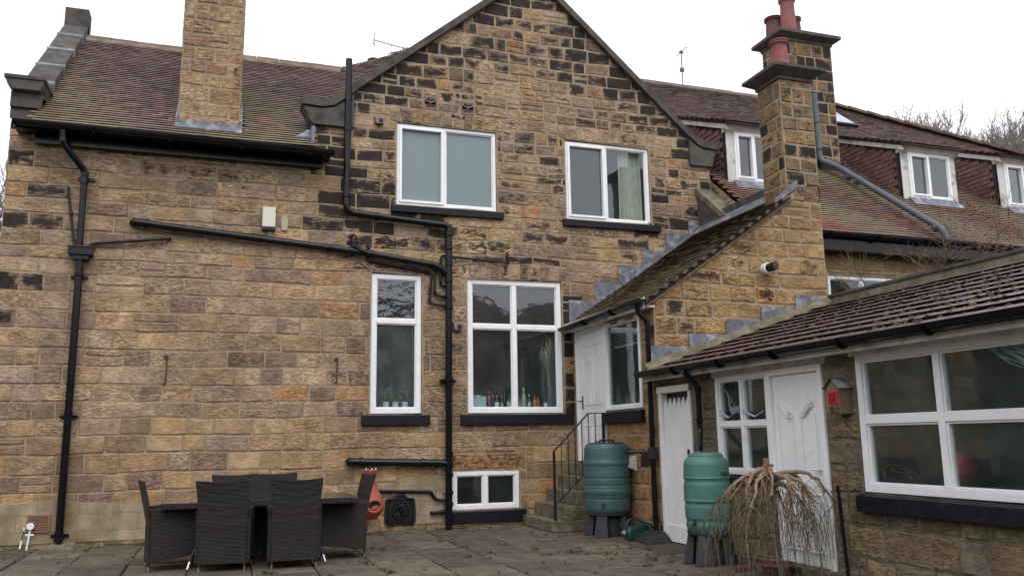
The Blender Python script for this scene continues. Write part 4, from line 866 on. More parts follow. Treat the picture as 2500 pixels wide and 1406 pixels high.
def panel_door(parent, O, U, Nn, u0, u1, v0, v1, panels, mat='wood', name='door', fw=.07, handle=None, arch=False, label=None):
    O, U, Nn = Vector(O), Vector(U), Vector(Nn); P = lambda u, v, d: O + U * u + Vector((0, 0, 1)) * v + Nn * d
    b = MB(); bx = lambda q, a0, a1, c0, c1, d0, d1: q.hexa([P(a0, c0, d0), P(a1, c0, d0), P(a1, c1, d0), P(a0, c1, d0)], [P(a0, c0, d1), P(a1, c0, d1), P(a1, c1, d1), P(a0, c1, d1)])
    f = MB(); bx(f, u0, u0 + fw, v0, v1, -.10, .01); bx(f, u1 - fw, u1, v0, v1, -.10, .01); bx(f, u0 + fw, u1 - fw, v1 - fw, v1, -.10, .01)
    f.build('door_frame', M[mat], parent, bevel=.008)
    bx(b, u0 + fw + .004, u1 - fw - .004, v0 + .01, v1 - fw - .004, -.075, -.03)
    d = b.build(name, M[mat], parent, bevel=.003)
    if label: d['label'] = label
    for (a0, a1, c0, c1) in panels:
        k = MB(); rect_frame(k, P, a0, a1, c0, c1, .022, -.018, -.031); bx(k, a0 + .045, a1 - .045, c0 + .045, c1 - .045, -.031, -.022); k.build('door_panel', M[mat], d, bevel=.006)
    if handle:
        hu, hv = handle; k = MB(); bx(k, hu - .02, hu + .02, hv - .11, hv + .11, -.03, -.022); k.tube([P(hu, hv + .03, -.022), P(hu, hv + .03, .02), P(hu + .10, hv + .03, .02)], .009, 8); k.build('door_handle', M['iron'], d)
    return d
u0, u1 = -1.285, -.12; ww = u1 - u0 - .14
panel_door(PO, (XP - .01, 0, 0), Y, NL, u0, u1, 1.02, 3.24, [(u0 + .20, u0 + .52, 1.95, 2.95), (u0 + .60, u0 + .92, 1.95, 2.95), (u0 + .20, u0 + .52, 1.12, 1.62), (u0 + .60, u0 + .92, 1.12, 1.62)], handle=(u1 - .20, 2.0), label='white panelled porch door at the top of the steps')
b = MB(); b.box(XP, XP + .12, -1.285, -.12, 3.2, 3.27); b.build('door_head', M['wood'], PO)
b = MB(); b.box(5.84, 5.865, -1.06, -.86, 1.22, 1.36); cf = b.build('cat_flap', mk_simple('yellowed_flap', (.45, .38, .2), .6), PO); b = MB(); b.box(5.83, 5.842, -1.03, -.89, 1.24, 1.34); b.build('flap', M['iron'], cf)
# porch downpipe, vents
pp = pipe('downpipe', 'black downpipe on the corner of the porch, feeding the rounder water butt', [(5.63, -2.93, 3.28), (5.66, -2.93, 3.16), (5.79, -2.93, 3.05), (5.79, -2.93, .12)], .037, .05, cat='drainpipe', collars=[((5.79, -2.93, 2.35), zv), ((5.79, -2.93, .32), zv)])
b = MB(); b.box(5.735, 5.845, -2.985, -2.875, 1.10, 1.26); b.build('rain_diverter', M['blackplastic'], pp, bevel=.01)
b = MB(); b.tube(arc([(5.76, -2.90, 1.20), (5.72, -2.6, 1.19), (5.70, -2.30, 1.185)], .1), .018, 10); b.build('link_hose', M['blackplastic'], pp, smooth=True)
b = MB(); b.hexa([(5.40, -3.38, 0.004), (5.86, -3.28, .004), (5.86, -2.78, .004), (5.52, -2.72, .004)], [(5.52, -3.24, .10), (5.80, -3.18, .15), (5.80, -2.86, .15), (5.62, -2.84, .12)])
tag(b.build('drain_shoe_cover', M['blackplastic'], bevel=.02), 'dark moulded drain cover under the porch downpipe', 'drain cover')
b = MB(); b.tube([(7.80, -3.0, 3.90), (7.80, -3.10, 3.90)], .085, 24); o = b.build('boiler_flue', M['white'], smooth=True); tag(o, 'white-collared black boiler flue sticking out of the porch side wall', 'flue')
b = MB(); b.tube([(7.80, -3.10, 3.90), (7.83, -3.24, 3.91)], .066, 20); b.build('nozzle', M['iron'], o, smooth=True)
b = MB(); b.box(5.83, 5.865, -2.29, -2.07, .93, 1.14); o = b.build('wall_vent', M['paleplastic'], bevel=.006); tag(o, 'cream hooded wall vent beside the round water butt', 'vent')
b = MB(); b.hexa([(5.83, -2.27, .95), (5.83, -2.09, .95), (5.83, -2.09, 1.11), (5.83, -2.27, 1.11)], [(5.70, -2.27, .97), (5.70, -2.09, .97), (5.79, -2.09, 1.11), (5.79, -2.27, 1.11)]); b.build('hood', M['paleplastic'], o, bevel=.012)
# steps and handrail
ST = thing('stone_steps', (5.3, -.7, 0), 'worn stone steps climbing to the porch door', 'steps')
for i, (x0, zt) in enumerate(((4.87, .17), (5.09, .38), (5.30, .59), (5.51, .80), (5.70, 1.0))):
    b = MB(); b.box(x0, 5.86, -1.38 + .035 * min(i, 2), -.0, (0, .17, .38, .59, .80)[i] - .002 * (i > 0), zt); b.build('step', M['steps'], ST, bevel=.015)
HR = thing('handrail', (5.3, -1.29, .17), 'black iron handrail with thin balusters up the porch steps', 'handrail')
b = MB(); b.tube([(4.945, -1.30, .17), (4.945, -1.30, 1.20)], .024, 4); b.build('newel_post', M['iron'], HR)
b = MB(); b.tube([(5.80, -1.30, 1.0), (5.80, -1.30, 1.79)], .026, 4); b.build('newel_post', M['iron'], HR)
b = MB(); b.bar((4.93, -1.30, 1.195), (5.54, -1.30, 1.785), .045, .014); b.bar((5.53, -1.30, 1.79), (5.82, -1.30, 1.795), .045, .014); b.build('top_rail', M['iron'], HR)
b = MB(); b.bar((4.95, -1.30, .40), (5.80, -1.30, 1.16), .025, .012); b.build('bottom_rail', M['iron'], HR)
for i in range(6):
    x = 5.07 + i * .118; zt = min(1.785, 1.195 + (x - 4.93) * .967); zb = .40 + (x - 4.95) * .894
    b = MB(); b.tube([(x, -1.30, zb), (x, -1.30, zt)], .0085, 8); b.build('baluster', M['iron'], HR, smooth=True)
# ------------------------------------------------------------------ outbuilding on the right
OU = thing('outbuilding', (5.87, -6.5, 0), 'low stone outbuilding with ribbed brown tiled roof, white doors and big windows', 'outbuilding')
def st_out(u, v, r):
    c = jit(r.choice([(.185, .155, .11), (.205, .17, .12), (.165, .14, .105), (.23, .18, .115)]), r)
    mo = r.choice([.05, .15, .3]) if v > 1 else r.choice([.1, .2, .3, .5])
    if v < .75: c = jit(r.choice([(.22, .185, .12), (.19, .16, .125), (.25, .195, .125), (.21, .15, .10)]), r); mo = r.choice([.5, .6, .66]) if v > .45 else r.choice([.1, .25, .4])
    return (*c, r.uniform(.05, .4)), (r.uniform(.2, .9), mo, 0, 0)
stone_wall(OU, 'wall', (XP, 0, 0), Y, NL, [], (-10.5, 0, -3.02, 2.24), [(-3.90, 0, -3.05, 2.10), (-5.56, .93, -4.48, 2.17), (-6.52, 0, -5.56, 2.17), (-9.35, .84, -6.99, 2.19)], 91, st_out, hgt=(.24, .31), wid=(.26, .56), mat='mortar2', mort=.008)
stone_wall(OU, 'end_wall', (0, -10.5, 0), X, NF, [(5.85, 2.3, .335, -1)], (XP, 0, 9.0, 3.6), [], 92, st_out)
a = math.atan(.335)
def c_out(u, s, r): return jit(r.choice([(.092, .053, .055), (.084, .049, .051), (.100, .059, .058)]), r, .06), .10 + .10 * math.sin(u * 2.3 + s) + r.uniform(-.04, .06)
zo = lambda x: 2.365 + .335 * (x - 5.85)
O_ = Vector((5.60, -10.7, zo(5.60) + .0))
tile_roof(OU, 'outbuilding_roof', O_, Y, (math.cos(a), 0, math.sin(a)), [(0, 0), (7.66, 0), (7.66, 3.50), (0, 3.50)], c_out, 93, gauge=.34, tw=.30, th=.030, mat='ctile', under=.05, wob=.003)
r = random.Random(8); ca, sa = math.cos(a), math.sin(a)
b = MB(); b.hexa([(8.90, -10.7, zo(8.9) + .0), (9.12, -10.7, zo(8.9) + .0), (9.12, -3.02, zo(8.9)), (8.90, -3.02, zo(8.9))], [(8.92, -10.7, zo(8.9) + .10), (9.12, -10.7, zo(8.9) + .10), (9.12, -3.02, zo(8.9) + .10), (8.92, -3.02, zo(8.9) + .10)])
b.build('ridge_flashing', M['steps'], OU)
b = MB(); b.box(8.90, 9.10, -10.7, -3.02, zo(8.9) + .10, zo(8.9) + .155); b.build('ridge_coping', M['dress'], OU, bevel=.015)
b = MB(); b.box(9.0, 9.09, -10.7, -3.02, 0, zo(8.9) + .10); b.build('back_wall', M['dress'], OU)
fl = MB(); x = 5.78; r = random.Random(6)
while x < 8.75:
    w_ = .62; y = -3.022 - r.uniform(0, .004); zt = zo(x + w_) + .10 + .04 * r.random()
    fl.hexa([(x, y, zo(x)), (x + w_, y, zo(x + w_)), (x + w_, y, zt), (x, y, zt)], [(x, y - .006, zo(x)), (x + w_, y - .006, zo(x + w_)), (x + w_, y - .006, zt), (x, y - .006, zt)]); x += w_ + .01
fl.build('stepped_flashing', M['lead'], OU)
b = MB(); b.hexa([(5.66, -3.14, zo(5.66) + .02), (8.9, -3.14, zo(8.9) + .02), (8.9, -3.025, zo(8.9) + .02), (5.66, -3.025, zo(5.66) + .02)], [(5.66, -3.12, zo(5.66) + .05), (8.9, -3.12, zo(8.9) + .05), (8.9, -3.03, zo(8.9) + .12), (5.66, -3.03, zo(5.66) + .12)])
b.build('mortar_fillet', M['steps'], OU)
gutter(OU, (5.555, -3.02, 2.285), (5.555, -10.7, 2.30), r=.062)
b = MB(); b.box(5.64, 5.665, -10.7, -3.03, 2.17, 2.24); b.box(5.665, 5.885, -10.7, -3.03, 2.19, 2.215); b.build('fascia', M['dirtywhite'], OU)
b = MB(); b.box(XP - .03, XP, -6.60, -4.46, 2.12, 2.20); b.box(XP - .04, XP, -9.4, -6.96, 2.15, 2.20); b.build('head_board', M['dirtywhite'], OU, bevel=.005)
window(OU, (XP, 0, 0), Y, NL, -5.565, -4.48, .95, 2.13, fw=.06, mull=(-5.02,), trans=(1.54,), mw=.055, rec=.0, glass='glassdark', label='small four-pane window with etched swirls', sill=(-5.57, -4.46, .86, .945, .05), sillmat='sill')
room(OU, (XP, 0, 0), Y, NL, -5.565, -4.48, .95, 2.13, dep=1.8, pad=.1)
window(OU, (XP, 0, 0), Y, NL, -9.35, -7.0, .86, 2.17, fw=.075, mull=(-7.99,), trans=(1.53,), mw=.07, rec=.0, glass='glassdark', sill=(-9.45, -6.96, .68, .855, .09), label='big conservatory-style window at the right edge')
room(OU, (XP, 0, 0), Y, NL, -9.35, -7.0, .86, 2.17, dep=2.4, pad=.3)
# plank door with a toothed top, standing slightly proud
b = MB(); yy = -3.06; fr = MB(); fr.box(XP - .03, XP + .08, -3.14, -3.05, 0.02, 2.08); fr.box(XP - .03, XP + .08, -3.91, -3.86, 0.02, 2.08); fr.box(XP - .05, XP + .08, -3.91, -3.05, 2.0, 2.09); fr.build('door_frame', M['wood'], OU, bevel=.008)
y0, y1 = -3.855, -3.145; n = 6
d = MB()
for i in range(n):
    a0 = y0 + (y1 - y0) * i / n; a1 = y0 + (y1 - y0) * (i + 1) / n; mid = (a0 + a1) / 2
    prof = [(a0 + .002, .24), (a1 - .002, .24), (a1 - .002, 1.82), (mid, 1.93), (a0 + .002, 1.82)]
    d.hexa([(XP + .03, q[0], q[1]) for q in prof], [(XP + .002 + .001 * (i % 2), q[0], q[1]) for q in prof])
d.box(XP - .012, XP + .03, y0, y1, .02, .24)
pd = d.build('plank_door', M['wood'], OU, bevel=.004); pd['label'] = 'white boarded door with pointed board tops'
k = MB(); k.box(XP - .02, XP + .002, -3.80, -3.77, 1.16, 1.24); k.build('latch', M['iron'], pd)
b = MB(); b.box(XP + .10, XP + .12, -3.9, -3.05, 0, 2.1); b.build('door_backing', M['room'], OU)
# glazed-style panel door with scroll mouldings
d2 = panel_door(OU, (XP - .02, 0, 0), Y, NL, -6.525, -5.57, .06, 2.13, [(-6.38, -6.08, .20, .80), (-6.02, -5.72, .20, .80)], mat='white', fw=.075, label='white moulded door behind the weeping willow')
k = MB()
for c, s in ((-6.24, 1), (-5.86, -1)):
    for o_ in (0, .026, .052):
        pts = [Vector((XP - .020, c - s * (-.10 + .20 * t), 1.70 + .055 * math.sin(math.pi * (t - .5) * 1.15) - o_)) for t in [i / 12 for i in range(13)]]
        k.tube(pts, .009, 6)
    for yy in (-.12, .12): k.tube([(XP - .016 + .002, c + yy, 1.02), (XP - .016 + .002, c + yy, 1.62)], .006, 6)
k.build('scroll_moulding', M['white'], d2, smooth=True)
k = MB(); k.box(XP + .005, XP + .02 - .01, -6.40, -6.36, .95, 1.18); k.tube([(XP + .005, -6.38, 1.05), (XP - .05, -6.38, 1.05), (XP - .05, -6.28, 1.05)], .01, 8); k.build('door_handle', M['white'], d2)
b = MB(); b.box(5.70, XP, -6.6, -5.5, -.02, .07); b.build('door_step', M['steps'], OU, bevel=.01)
pipe('downpipe', 'black downpipe from the outbuilding gutter into the greener water butt', [(5.56, -4.30, 2.20), (5.66, -4.30, 2.10), (5.72, -4.33, 2.0), (5.72, -4.33, 1.45), (5.60, -4.50, 1.22), (5.42, -4.86, 1.16)], .036, .06, cat='drainpipe', collars=[((5.72, -4.33, 1.60), zv), ((5.72, -4.33, 2.0), zv)])
# moss cushions on the outbuilding roof: nobody could count them
def cushion(b, p, r, rnd, nz=Vector((0, 0, 1))):
    i0 = len(b.v); n = 7; t = nz.orthogonal().normalized(); u = nz.cross(t); top = b.V(p + nz * r * .65)
    rings = []
    for h, rr in ((.45, .6), (.1, 1.0), (-.1, .9)):
        rings.append([b.V(p + nz * r * h + (t * math.cos(2 * math.pi * k / n) + u * math.sin(2 * math.pi * k / n)) * r * rr * rnd.uniform(.75, 1.2)) for k in range(n)])
    for k in range(n): b.f.append([rings[0][k], rings[0][(k + 1) % n], top])
    for a_ in range(2):
        for k in range(n): b.f.append([rings[a_][k], rings[a_ + 1][k], rings[a_ + 1][(k + 1) % n], rings[a_][(k + 1) % n]])
r = random.Random(12); b = MB()
nz = Vector((-sa, 0, ca))
for i in range(1500):
    y = -3.2 - 6.2 * (r.random() ** .75); s = r.uniform(.02, 3.3)
    if r.random() > (.22 + .55 * min(1, (-y - 3) / 4)): continue
    if r.random() < .6: s = .34 * round(s / .34) - r.uniform(0, .05)
    d = .027 * (1 - (s % .34) / .34)
    if s < .02: continue
    cushion(b, O_ + Vector((ca * s, y + 10.7, sa * s)) + nz * (d + .004), r.uniform(.008, .030) * (1.5 if r.random() < .08 else 1), r, nz)
tag(b.build('moss', M['moss']), 'brown and green moss cushions scattered over the outbuilding roof', 'moss', kind='stuff')
# ------------------------------------------------------------------ join the four faces of each stack
def join(dst, src):
    me, sm = dst.data, src.data; off = Vector((0, 0, 0))
    v = [tuple(x.co) for x in me.vertices] + [tuple(x.co) for x in sm.vertices]; n0 = len(me.vertices)
    f = [list(p.vertices) for p in me.polygons] + [[i + n0 for i in p.vertices] for p in sm.polygons]
    dat = {}
    for nme in ('Col', 'Aux'): dat[nme] = [x for m2 in (me, sm) for a_ in m2.color_attributes[nme].data for x in a_.color]
    nm = bpy.data.meshes.new(me.name); nm.from_pydata(v, [], f); nm.materials.append(me.materials[0])
    for nme in ('Col', 'Aux'): a_ = nm.color_attributes.new(nme, 'FLOAT_COLOR', 'POINT'); a_.data.foreach_set('color', dat[nme])
    dst.data = nm
for o1, f in OB:
    k1 = [c for c in children(o1) if c.name.startswith('mortar_bed')][0]; k2 = [c for c in children(f) if c.name.startswith('mortar_bed')][0]
    join(o1, f); join(k1, k2)
    bpy.data.objects.remove(k2); bpy.data.objects.remove(f)
M['trunk'] = mk_simple('dark_willow_trunk', (.09, .07, .05), .85, .3, 25, bumpv=.4, bs=50)
M['oldterra'] = mk_simple('mossy_terracotta', (.13, .055, .038), .9, .3, 12, c2=(.07, .06, .035), thr=(.5, .7), bumpv=.3)
# ------------------------------------------------------------------ garden furniture
def chair_proto():
    t = thing('rattan_chair', (0, 0, 0), 'x', 'chair', 'rattan chairs round the glass table')
    hw = .255; b = MB()
    # woven back: one curved, slightly flared slab from near the ground to shoulder height
    zs_ = [.09, .30, .50, .66, .78, .90, 1.0]; rows_ = []
    for k, z in enumerate(zs_):
        w_ = hw + (.0 if z < .5 else (z - .5) * .085); lean = -.27 - max(0, z - .45) ** 1.4 * .26
        rows_.append((w_, lean, z))
    def slab(dy):
        out = []
        for (w_, l, z) in rows_:
            out.append([b.V((w_ * u, l + dy - .018 * (1 - u * u) * (1 if z > .5 else 0), z + (.0 if z < 1 else -.018 * (1 - u * u)))) for u in (-1, -.5, 0, .5, 1)])
        return out
    A_, B_ = slab(-.018), slab(.018)
    for g_, fl_ in ((A_, 0), (B_, 1)):
        for i in range(len(g_) - 1):
            for k in range(4):
                q = [g_[i][k], g_[i][k + 1], g_[i + 1][k + 1], g_[i + 1][k]]; b.f.append(q[::-1] if fl_ else q)
    n = len(A_)
    for i in range(n - 1):
        b.f.append([A_[i + 1][0], B_[i + 1][0], B_[i][0], A_[i][0]]); b.f.append([A_[i][4], B_[i][4], B_[i + 1][4], A_[i + 1][4]])
    for k in range(4): b.f.append([A_[0][k + 1], A_[0][k], B_[0][k], B_[0][k + 1]]); b.f.append([A_[-1][k], A_[-1][k + 1], B_[-1][k + 1], B_[-1][k]])
    b.build('backrest', M['rattan'], t, smooth=True)
    for s in (-1, 1):
        b = MB(); x0, x1 = sorted((s * (hw - .002), s * (hw + .042)))
        pr = [(-.26, .09), (.27, .17), (.29, .40), (.30, .60), (.27, .645), (-.28, .66)]
        b.hexa([(x0, y, z) for y, z in pr], [(x1, y, z) for y, z in pr]); b.build('side_panel', M['rattan'], t, bevel=.006)
        b = MB(); b.tube([(s * (hw + .02), -.29, .655), (s * (hw + .02), -.1, .672), (s * (hw + .02), .2, .665), (s * (hw + .02), .29, .645), (s * (hw + .02), .315, .60)], [.034, .036, .036, .034, .026], 10, flat=.75); b.build('armrest', M['rattan'], t, smooth=True)
    b = MB(); b.box(-hw + .003, hw - .003, -.25, .27, .36, .44); b.box(-hw + .003, hw - .003, .25, .275, .16, .36); b.build('seat', M['rattan'], t, bevel=.015)
    for x, y in ((-.245, -.27), (.245, -.27), (-.255, .26), (.255, .26)):
        b = MB(); b.tube([(x, y, .05), (x, y, .2)], .015, 8); lg = b.build('leg', M['rattan'], t, smooth=True)
        b = MB(); b.tube([(x, y, 0), (x, y, .05)], .013, 10); b.build('foot', M['metal'], lg, smooth=True)
    return t
ch = chair_proto()
places = [((.148, -3.12), -9, 'dark rattan armchair seen from behind, left one of the two nearest'), ((.885, -3.18), 0, 'dark rattan armchair seen from behind, right one of the two nearest'),
          ((-.44, -2.74), -82, 'dark rattan armchair at the left end of the table'), ((1.49, -2.62), 95, 'dark rattan armchair at the right end of the table, by the chiminea'),
          ((.25, -1.82), 180, 'rattan armchair on the wall side of the table, left one, mostly hidden'), ((.80, -1.80), 184, 'rattan armchair on the wall side of the table, right one, mostly hidden')]
for i, ((x, y), rz, lab) in enumerate(places):
    c = ch if i == 0 else copy_tree(ch)
    c.location = (x, y, 0); c.rotation_euler = (0, 0, R(rz)); c['label'] = lab
T = thing('patio_table', (.56, -2.6, 0), 'long glass-topped rattan patio table among the chairs', 'table')
b = MB(); rect_frame(b, lambda u, v, d: Vector((u, v, d)), -.55, 1.66, -3.14, -2.05, .10, .735, .675); b.build('rattan_frame', M['rattan'], T, bevel=.01)
b = MB(); b.box(-.45, 1.56, -3.04, -2.15, .69, .70); b.build('rattan_top', M['rattan'], T)
m_, n_, p_ = newmat('dark_table_glass'); p_.inputs['Base Color'].default_value = (.02, .03, .03, 1); p_.inputs['Roughness'].default_value = .04; p_.inputs['Specular IOR Level'].default_value = .8; M['tglass'] = m_
b = MB(); b.box(-.545, 1.655, -3.135, -2.055, .737, .745); b.build('glass_top', M['tglass'], T, bevel=.002)
for x0, x1, y0, y1 in ((-.02, -.26, -2.85, -3.05), (1.05, 1.28, -2.85, -3.05), (-.02, -.26, -2.35, -2.15), (1.05, 1.28, -2.35, -2.15)):
    b = MB(); b.tube([(x0 + (x1 - x0) * .0, y0, .68), (x1 + (x0 - x1) * .1, y1 + (y0 - y1) * .1, .08)], .024, 10); lg = b.build('leg', M['iron'], T, smooth=True)
    b = MB(); b.tube([(x1 + (x0 - x1) * .1, y1 + (y0 - y1) * .1, .08), (x1, y1, .0)], .022, 10); b.build('foot', M['metal'], lg, smooth=True)
b = MB(); b.box(.30, .74, -2.75, -2.45, .12, .685); b.build('centre_support', M['rattan'], T)
# chiminea
CH = thing('chiminea', (2.24, -.50, 0), 'terracotta chiminea with a round mouth, behind the right-hand chair', 'chiminea')
prof = [(.05, .24), (.12, .27), (.19, .36), (.205, .44), (.195, .52), (.15, .62), (.105, .70), (.08, .80), (.072, .90), (.085, .93), (.095, .95), (.095, .975), (.07, .98)]
b = MB(); b.lathe((2.24, -.50, 0), prof, 28); bd = b.build('body', M['terra'], CH, smooth=True)
b = MB(); cx, cz = 2.27, .45; pts = [(cx + .105 * math.cos(t), -.50 - math.sqrt(max(.01, .208 ** 2 - (cx + .105 * math.cos(t) - 2.24) ** 2)) - .005, cz + .088 * math.sin(t)) for t in [2 * math.pi * k / 20 for k in range(21)]]
b.tube(pts, .018, 8, caps=False); b.build('mouth_rim', M['terra'], bd, smooth=True)
b = MB(); b.poly([(p[0], p[1] - .004, p[2]) for p in pts[:-1]][::-1]); b.build('mouth_opening', M['iron'], bd)
b = MB(); b.lathe((2.24, -.50, 0), [(.207, .40), (.214, .405), (.214, .418), (.205, .423)], 28, caps=False); b.build('band', M['terra'], bd, smooth=True)
b = MB(); b.tube([(2.24 + .12 * math.cos(k * .3), -.5 + .12 * math.sin(k * .3), .285) for k in range(22)], .007, 6, caps=False)
for an in (-.7, 1.6, 3.6):
    c_, s_ = math.cos(an), math.sin(an); b.tube(arc([(2.24 + .12 * c_, -.5 + .12 * s_, .285), (2.24 + .25 * c_, -.5 + .25 * s_, .02), (2.24 + .20 * c_, -.5 + .20 * s_, .006)], .03), .007, 6)
b.build('stand', mk_simple('rusty_rod', (.09, .06, .05), .7, .2, 20), CH, smooth=True)
for an in (-2.6, -.55, -1.5):
    b = MB(); b.lathe((2.24 + .085 * math.cos(an), -.50 + .085 * math.sin(an), .975), [(.002, 0), (.014, .006), (.014, .02), (.002, .028)], 10); b.build('knob', M['paleplastic'], CH, smooth=True)
# ornamental cast iron fire back leaning on the wall
FB = thing('cast_iron_plate', (2.80, -.06, .09), 'black ornamental cast-iron plate with a rosette fixed low on the wall', 'iron plate')
F_ = lambda u, v, d: Vector((u, -.035 - d, v))
top = [(2.565, .50), (2.62, .515), (2.66, .515), (2.70, .545), (2.745, .575), (2.80, .585), (2.85, .575), (2.89, .545), (2.93, .515), (2.985, .515), (3.03, .50)]
out = [(2.55, .12), (2.60, .10), (3.0, .10), (3.045, .13), (3.05, .30)] + top[::-1] + [(2.545, .3)]
b = MB(); b.hexa([F_(u, v, -.02) for u, v in out], [F_(u, v, .025) for u, v in out]); pl = b.build('plate', M['iron'], FB, bevel=.008)
b = MB(); c0 = (2.795, .31)
for rad in (.135, .06): b.tube([F_(c0[0] + rad * math.cos(t), c0[1] + rad * math.sin(t), .027) for t in [2 * math.pi * k / 28 for k in range(29)]], .008, 6, caps=False)
for k in range(10):
    t = 2 * math.pi * k / 10
    b.tube([F_(c0[0] + .02 * math.cos(t), c0[1] + .02 * math.sin(t), .027), F_(c0[0] + .09 * math.cos(t), c0[1] + .09 * math.sin(t), .032), F_(c0[0] + .125 * math.cos(t), c0[1] + .125 * math.sin(t), .027)], [.006, .013, .004], 6)
b.lathe(F_(c0[0], c0[1], .02), [(.02, -.01), (.02, .01)], 12)
for u, v in ((2.63, .15), (2.96, .15), (2.63, .465), (2.96, .465)): b.tube([F_(u, v, .02), F_(u, v, .036)], .016, 10)
rect_frame(b, F_, 2.60, 2.995, .135, .49, .014, .034, .02)
b.tube([F_(u, v - .03, .027) for u, v in top[2:9]], .008, 6)
b.build('relief', M['black'], pl, smooth=False)
# ------------------------------------------------------------------ water butts
def butt(lab, x, y, z0, z1, r, mat, rings, lidr, stand, name='water_butt', dome=False, tapdir=(-.6, -.8)):
    W_ = thing(name, (x, y, 0), lab, 'water butt'); Hh = z1 - z0; pr = []; n = 60
    for i in range(n + 1):
        t = i / n; k = r * (.90 + .10 * math.sin(math.pi * (.12 + .80 * t)) ** .8)
        if t < .06: k *= .93 + .07 * (t / .06) ** .5
        if t > (.88 if dome else .93): k *= 1 - (.24 if dome else .10) * ((t - (.88 if dome else .93)) / (.12 if dome else .07)) ** 1.8
        for (c, h_, amp) in rings:
            if abs(t - c) < h_: k += amp * (1 if abs(t - c) < h_ * .75 else .5)
        pr.append((k, z0 + Hh * t))
    b = MB(); b.lathe((x, y, 0), pr, 48); bb = b.build('barrel', M[mat], W_, smooth=True)
    b = MB()
    if dome: b.lathe((x, y, 0), [(lidr * 1.04, z1 - .05), (lidr * 1.05, z1 - .02), (lidr * 1.02, z1 - .01), (lidr * 1.03, z1), (lidr * .97, z1 + .02), (lidr * .6, z1 + .033), (.02, z1 + .036)], 40); b.build('lid', M[mat], W_, smooth=True)
    else:
        b.lathe((x, y, 0), [(lidr, z1 - .01), (lidr, z1 + .012), (lidr * .9, z1 + .018), (.02, z1 + .022)], 40); ld = b.build('lid', M['blackplastic'], W_, smooth=True)
        b = MB(); b.tube(arc([(x - .14, y, z1 + .01), (x - .10, y, z1 + .055), (x + .10, y, z1 + .055), (x + .14, y, z1 + .01)], .05), .014, 8); b.build('lid_handle', M['blackplastic'], ld, smooth=True)
    b = MB(); s, n = stand, 8
    for k in range(4):
        a_ = math.pi / 4 + k * math.pi / 2; c_, s_ = math.cos(a_), math.sin(a_); q = lambda rr, ww, z: [(x + rr * c_ - ww * s_, y + rr * s_ + ww * c_, z), (x + rr * c_ + ww * s_, y + rr * s_ - ww * c_, z)]
        o0 = q(s * 1.16, .11, 0); i0 = q(s * .72, .11, 0); o1 = q(s * .93, .075, z0 - .03); i1 = q(s * .6, .075, z0 - .03)
        b.hexa([o0[0], o0[1], i0[1], i0[0]], [o1[0], o1[1], i1[1], i1[0]])
    b.lathe((x, y, 0), [(s * .95, z0 - .045), (s * 1.0, z0 - .035), (s * 1.0, z0 + .004), (s * .9, z0 + .008)], 32)
    b.lathe((x, y, 0), [(s * .70, .01), (s * .62, z0 - .04)], 20, caps=False)
    b.build('stand', M['blackplastic'], W_, bevel=.008)
    tx, ty = tapdir; L = math.hypot(tx, ty); tx /= L; ty /= L; b = MB(); zz = z0 + .09; rr = r * .95
    b.tube([(x + tx * (rr - .02), y + ty * (rr - .02), zz), (x + tx * (rr + .06), y + ty * (rr + .06), zz), (x + tx * (rr + .075), y + ty * (rr + .075), zz - .03)], .014, 8); b.tube([(x + tx * (rr + .03), y + ty * (rr + .03), zz), (x + tx * (rr + .03), y + ty * (rr + .03), zz + .04)], .008, 6); b.bar((x + tx * (rr + .03) - .03, y + ty * (rr + .03), zz + .042), (x + tx * (rr + .03) + .03, y + ty * (rr + .03), zz + .042), .012, .01)
    b.build('tap', M['blackplastic'], W_)
    return W_
butt('dull blue-green barrel-shaped water butt with black lid, beside the steps', 5.50, -2.02, .335, 1.315, .345, 'butt1', [(.72, .035, .012), (.50, .004, -.008), (.62, .004, -.008), (.30, .035, .012), (.20, .004, -.008), (.79, .004, -.008), (.40, .004, -.008)], .27, .30)
w2 = butt('bright green narrow water butt with domed lid, in front of the white boarded door', 5.305, -5.10, .36, 1.19, .262, 'butt2', [(.66, .03, -.010), (.36, .03, -.010), (.13, .03, -.010), (.70, .004, .006), (.40, .004, .006)], .192, .245, dome=True, tapdir=(-.9, -.4))
b = MB(); b.box(5.33, 5.44, -5.368, -5.345, .98, 1.01); b.build('overflow_slot', M['blackplastic'], w2, bevel=.004)
WC = thing('watering_can', (5.60, -2.72, 0), 'dark green plastic watering can standing by the butt and the porch pipe', 'watering can')
b = MB(); pr = [(5.42, .0), (5.77, .0), (5.80, .17), (5.72, .235), (5.60, .20), (5.44, .19), (5.41, .1)]
b.hexa([(x, -2.80 + (x - 5.6) * .2, z) for x, z in pr], [(x, -2.64 + (x - 5.6) * .2, z) for x, z in pr]); b.build('body', M['cangreen'], WC, bevel=.03, smooth=True)
b = MB(); b.tube([(5.45, -2.76, .05), (5.36, -2.80, .12), (5.20, -2.88, .29)], [.026, .016, .009], 8); sp = b.build('spout', M['cangreen'], WC, smooth=True)
b = MB(); b.tube([(5.375, -2.795, .105), (5.345, -2.81, .135)], .024, 10); b.build('collar', M['paleplastic'], sp, smooth=True)
b = MB(); b.tube(arc([(5.44, -2.74, .18), (5.46, -2.74, .27), (5.56, -2.72, .30), (5.70, -2.71, .24), (5.84, -2.69, .20), (5.86, -2.69, .09), (5.77, -2.70, .04)], .04), .013, 8); b.build('handle', M['cangreen'], WC, smooth=True)
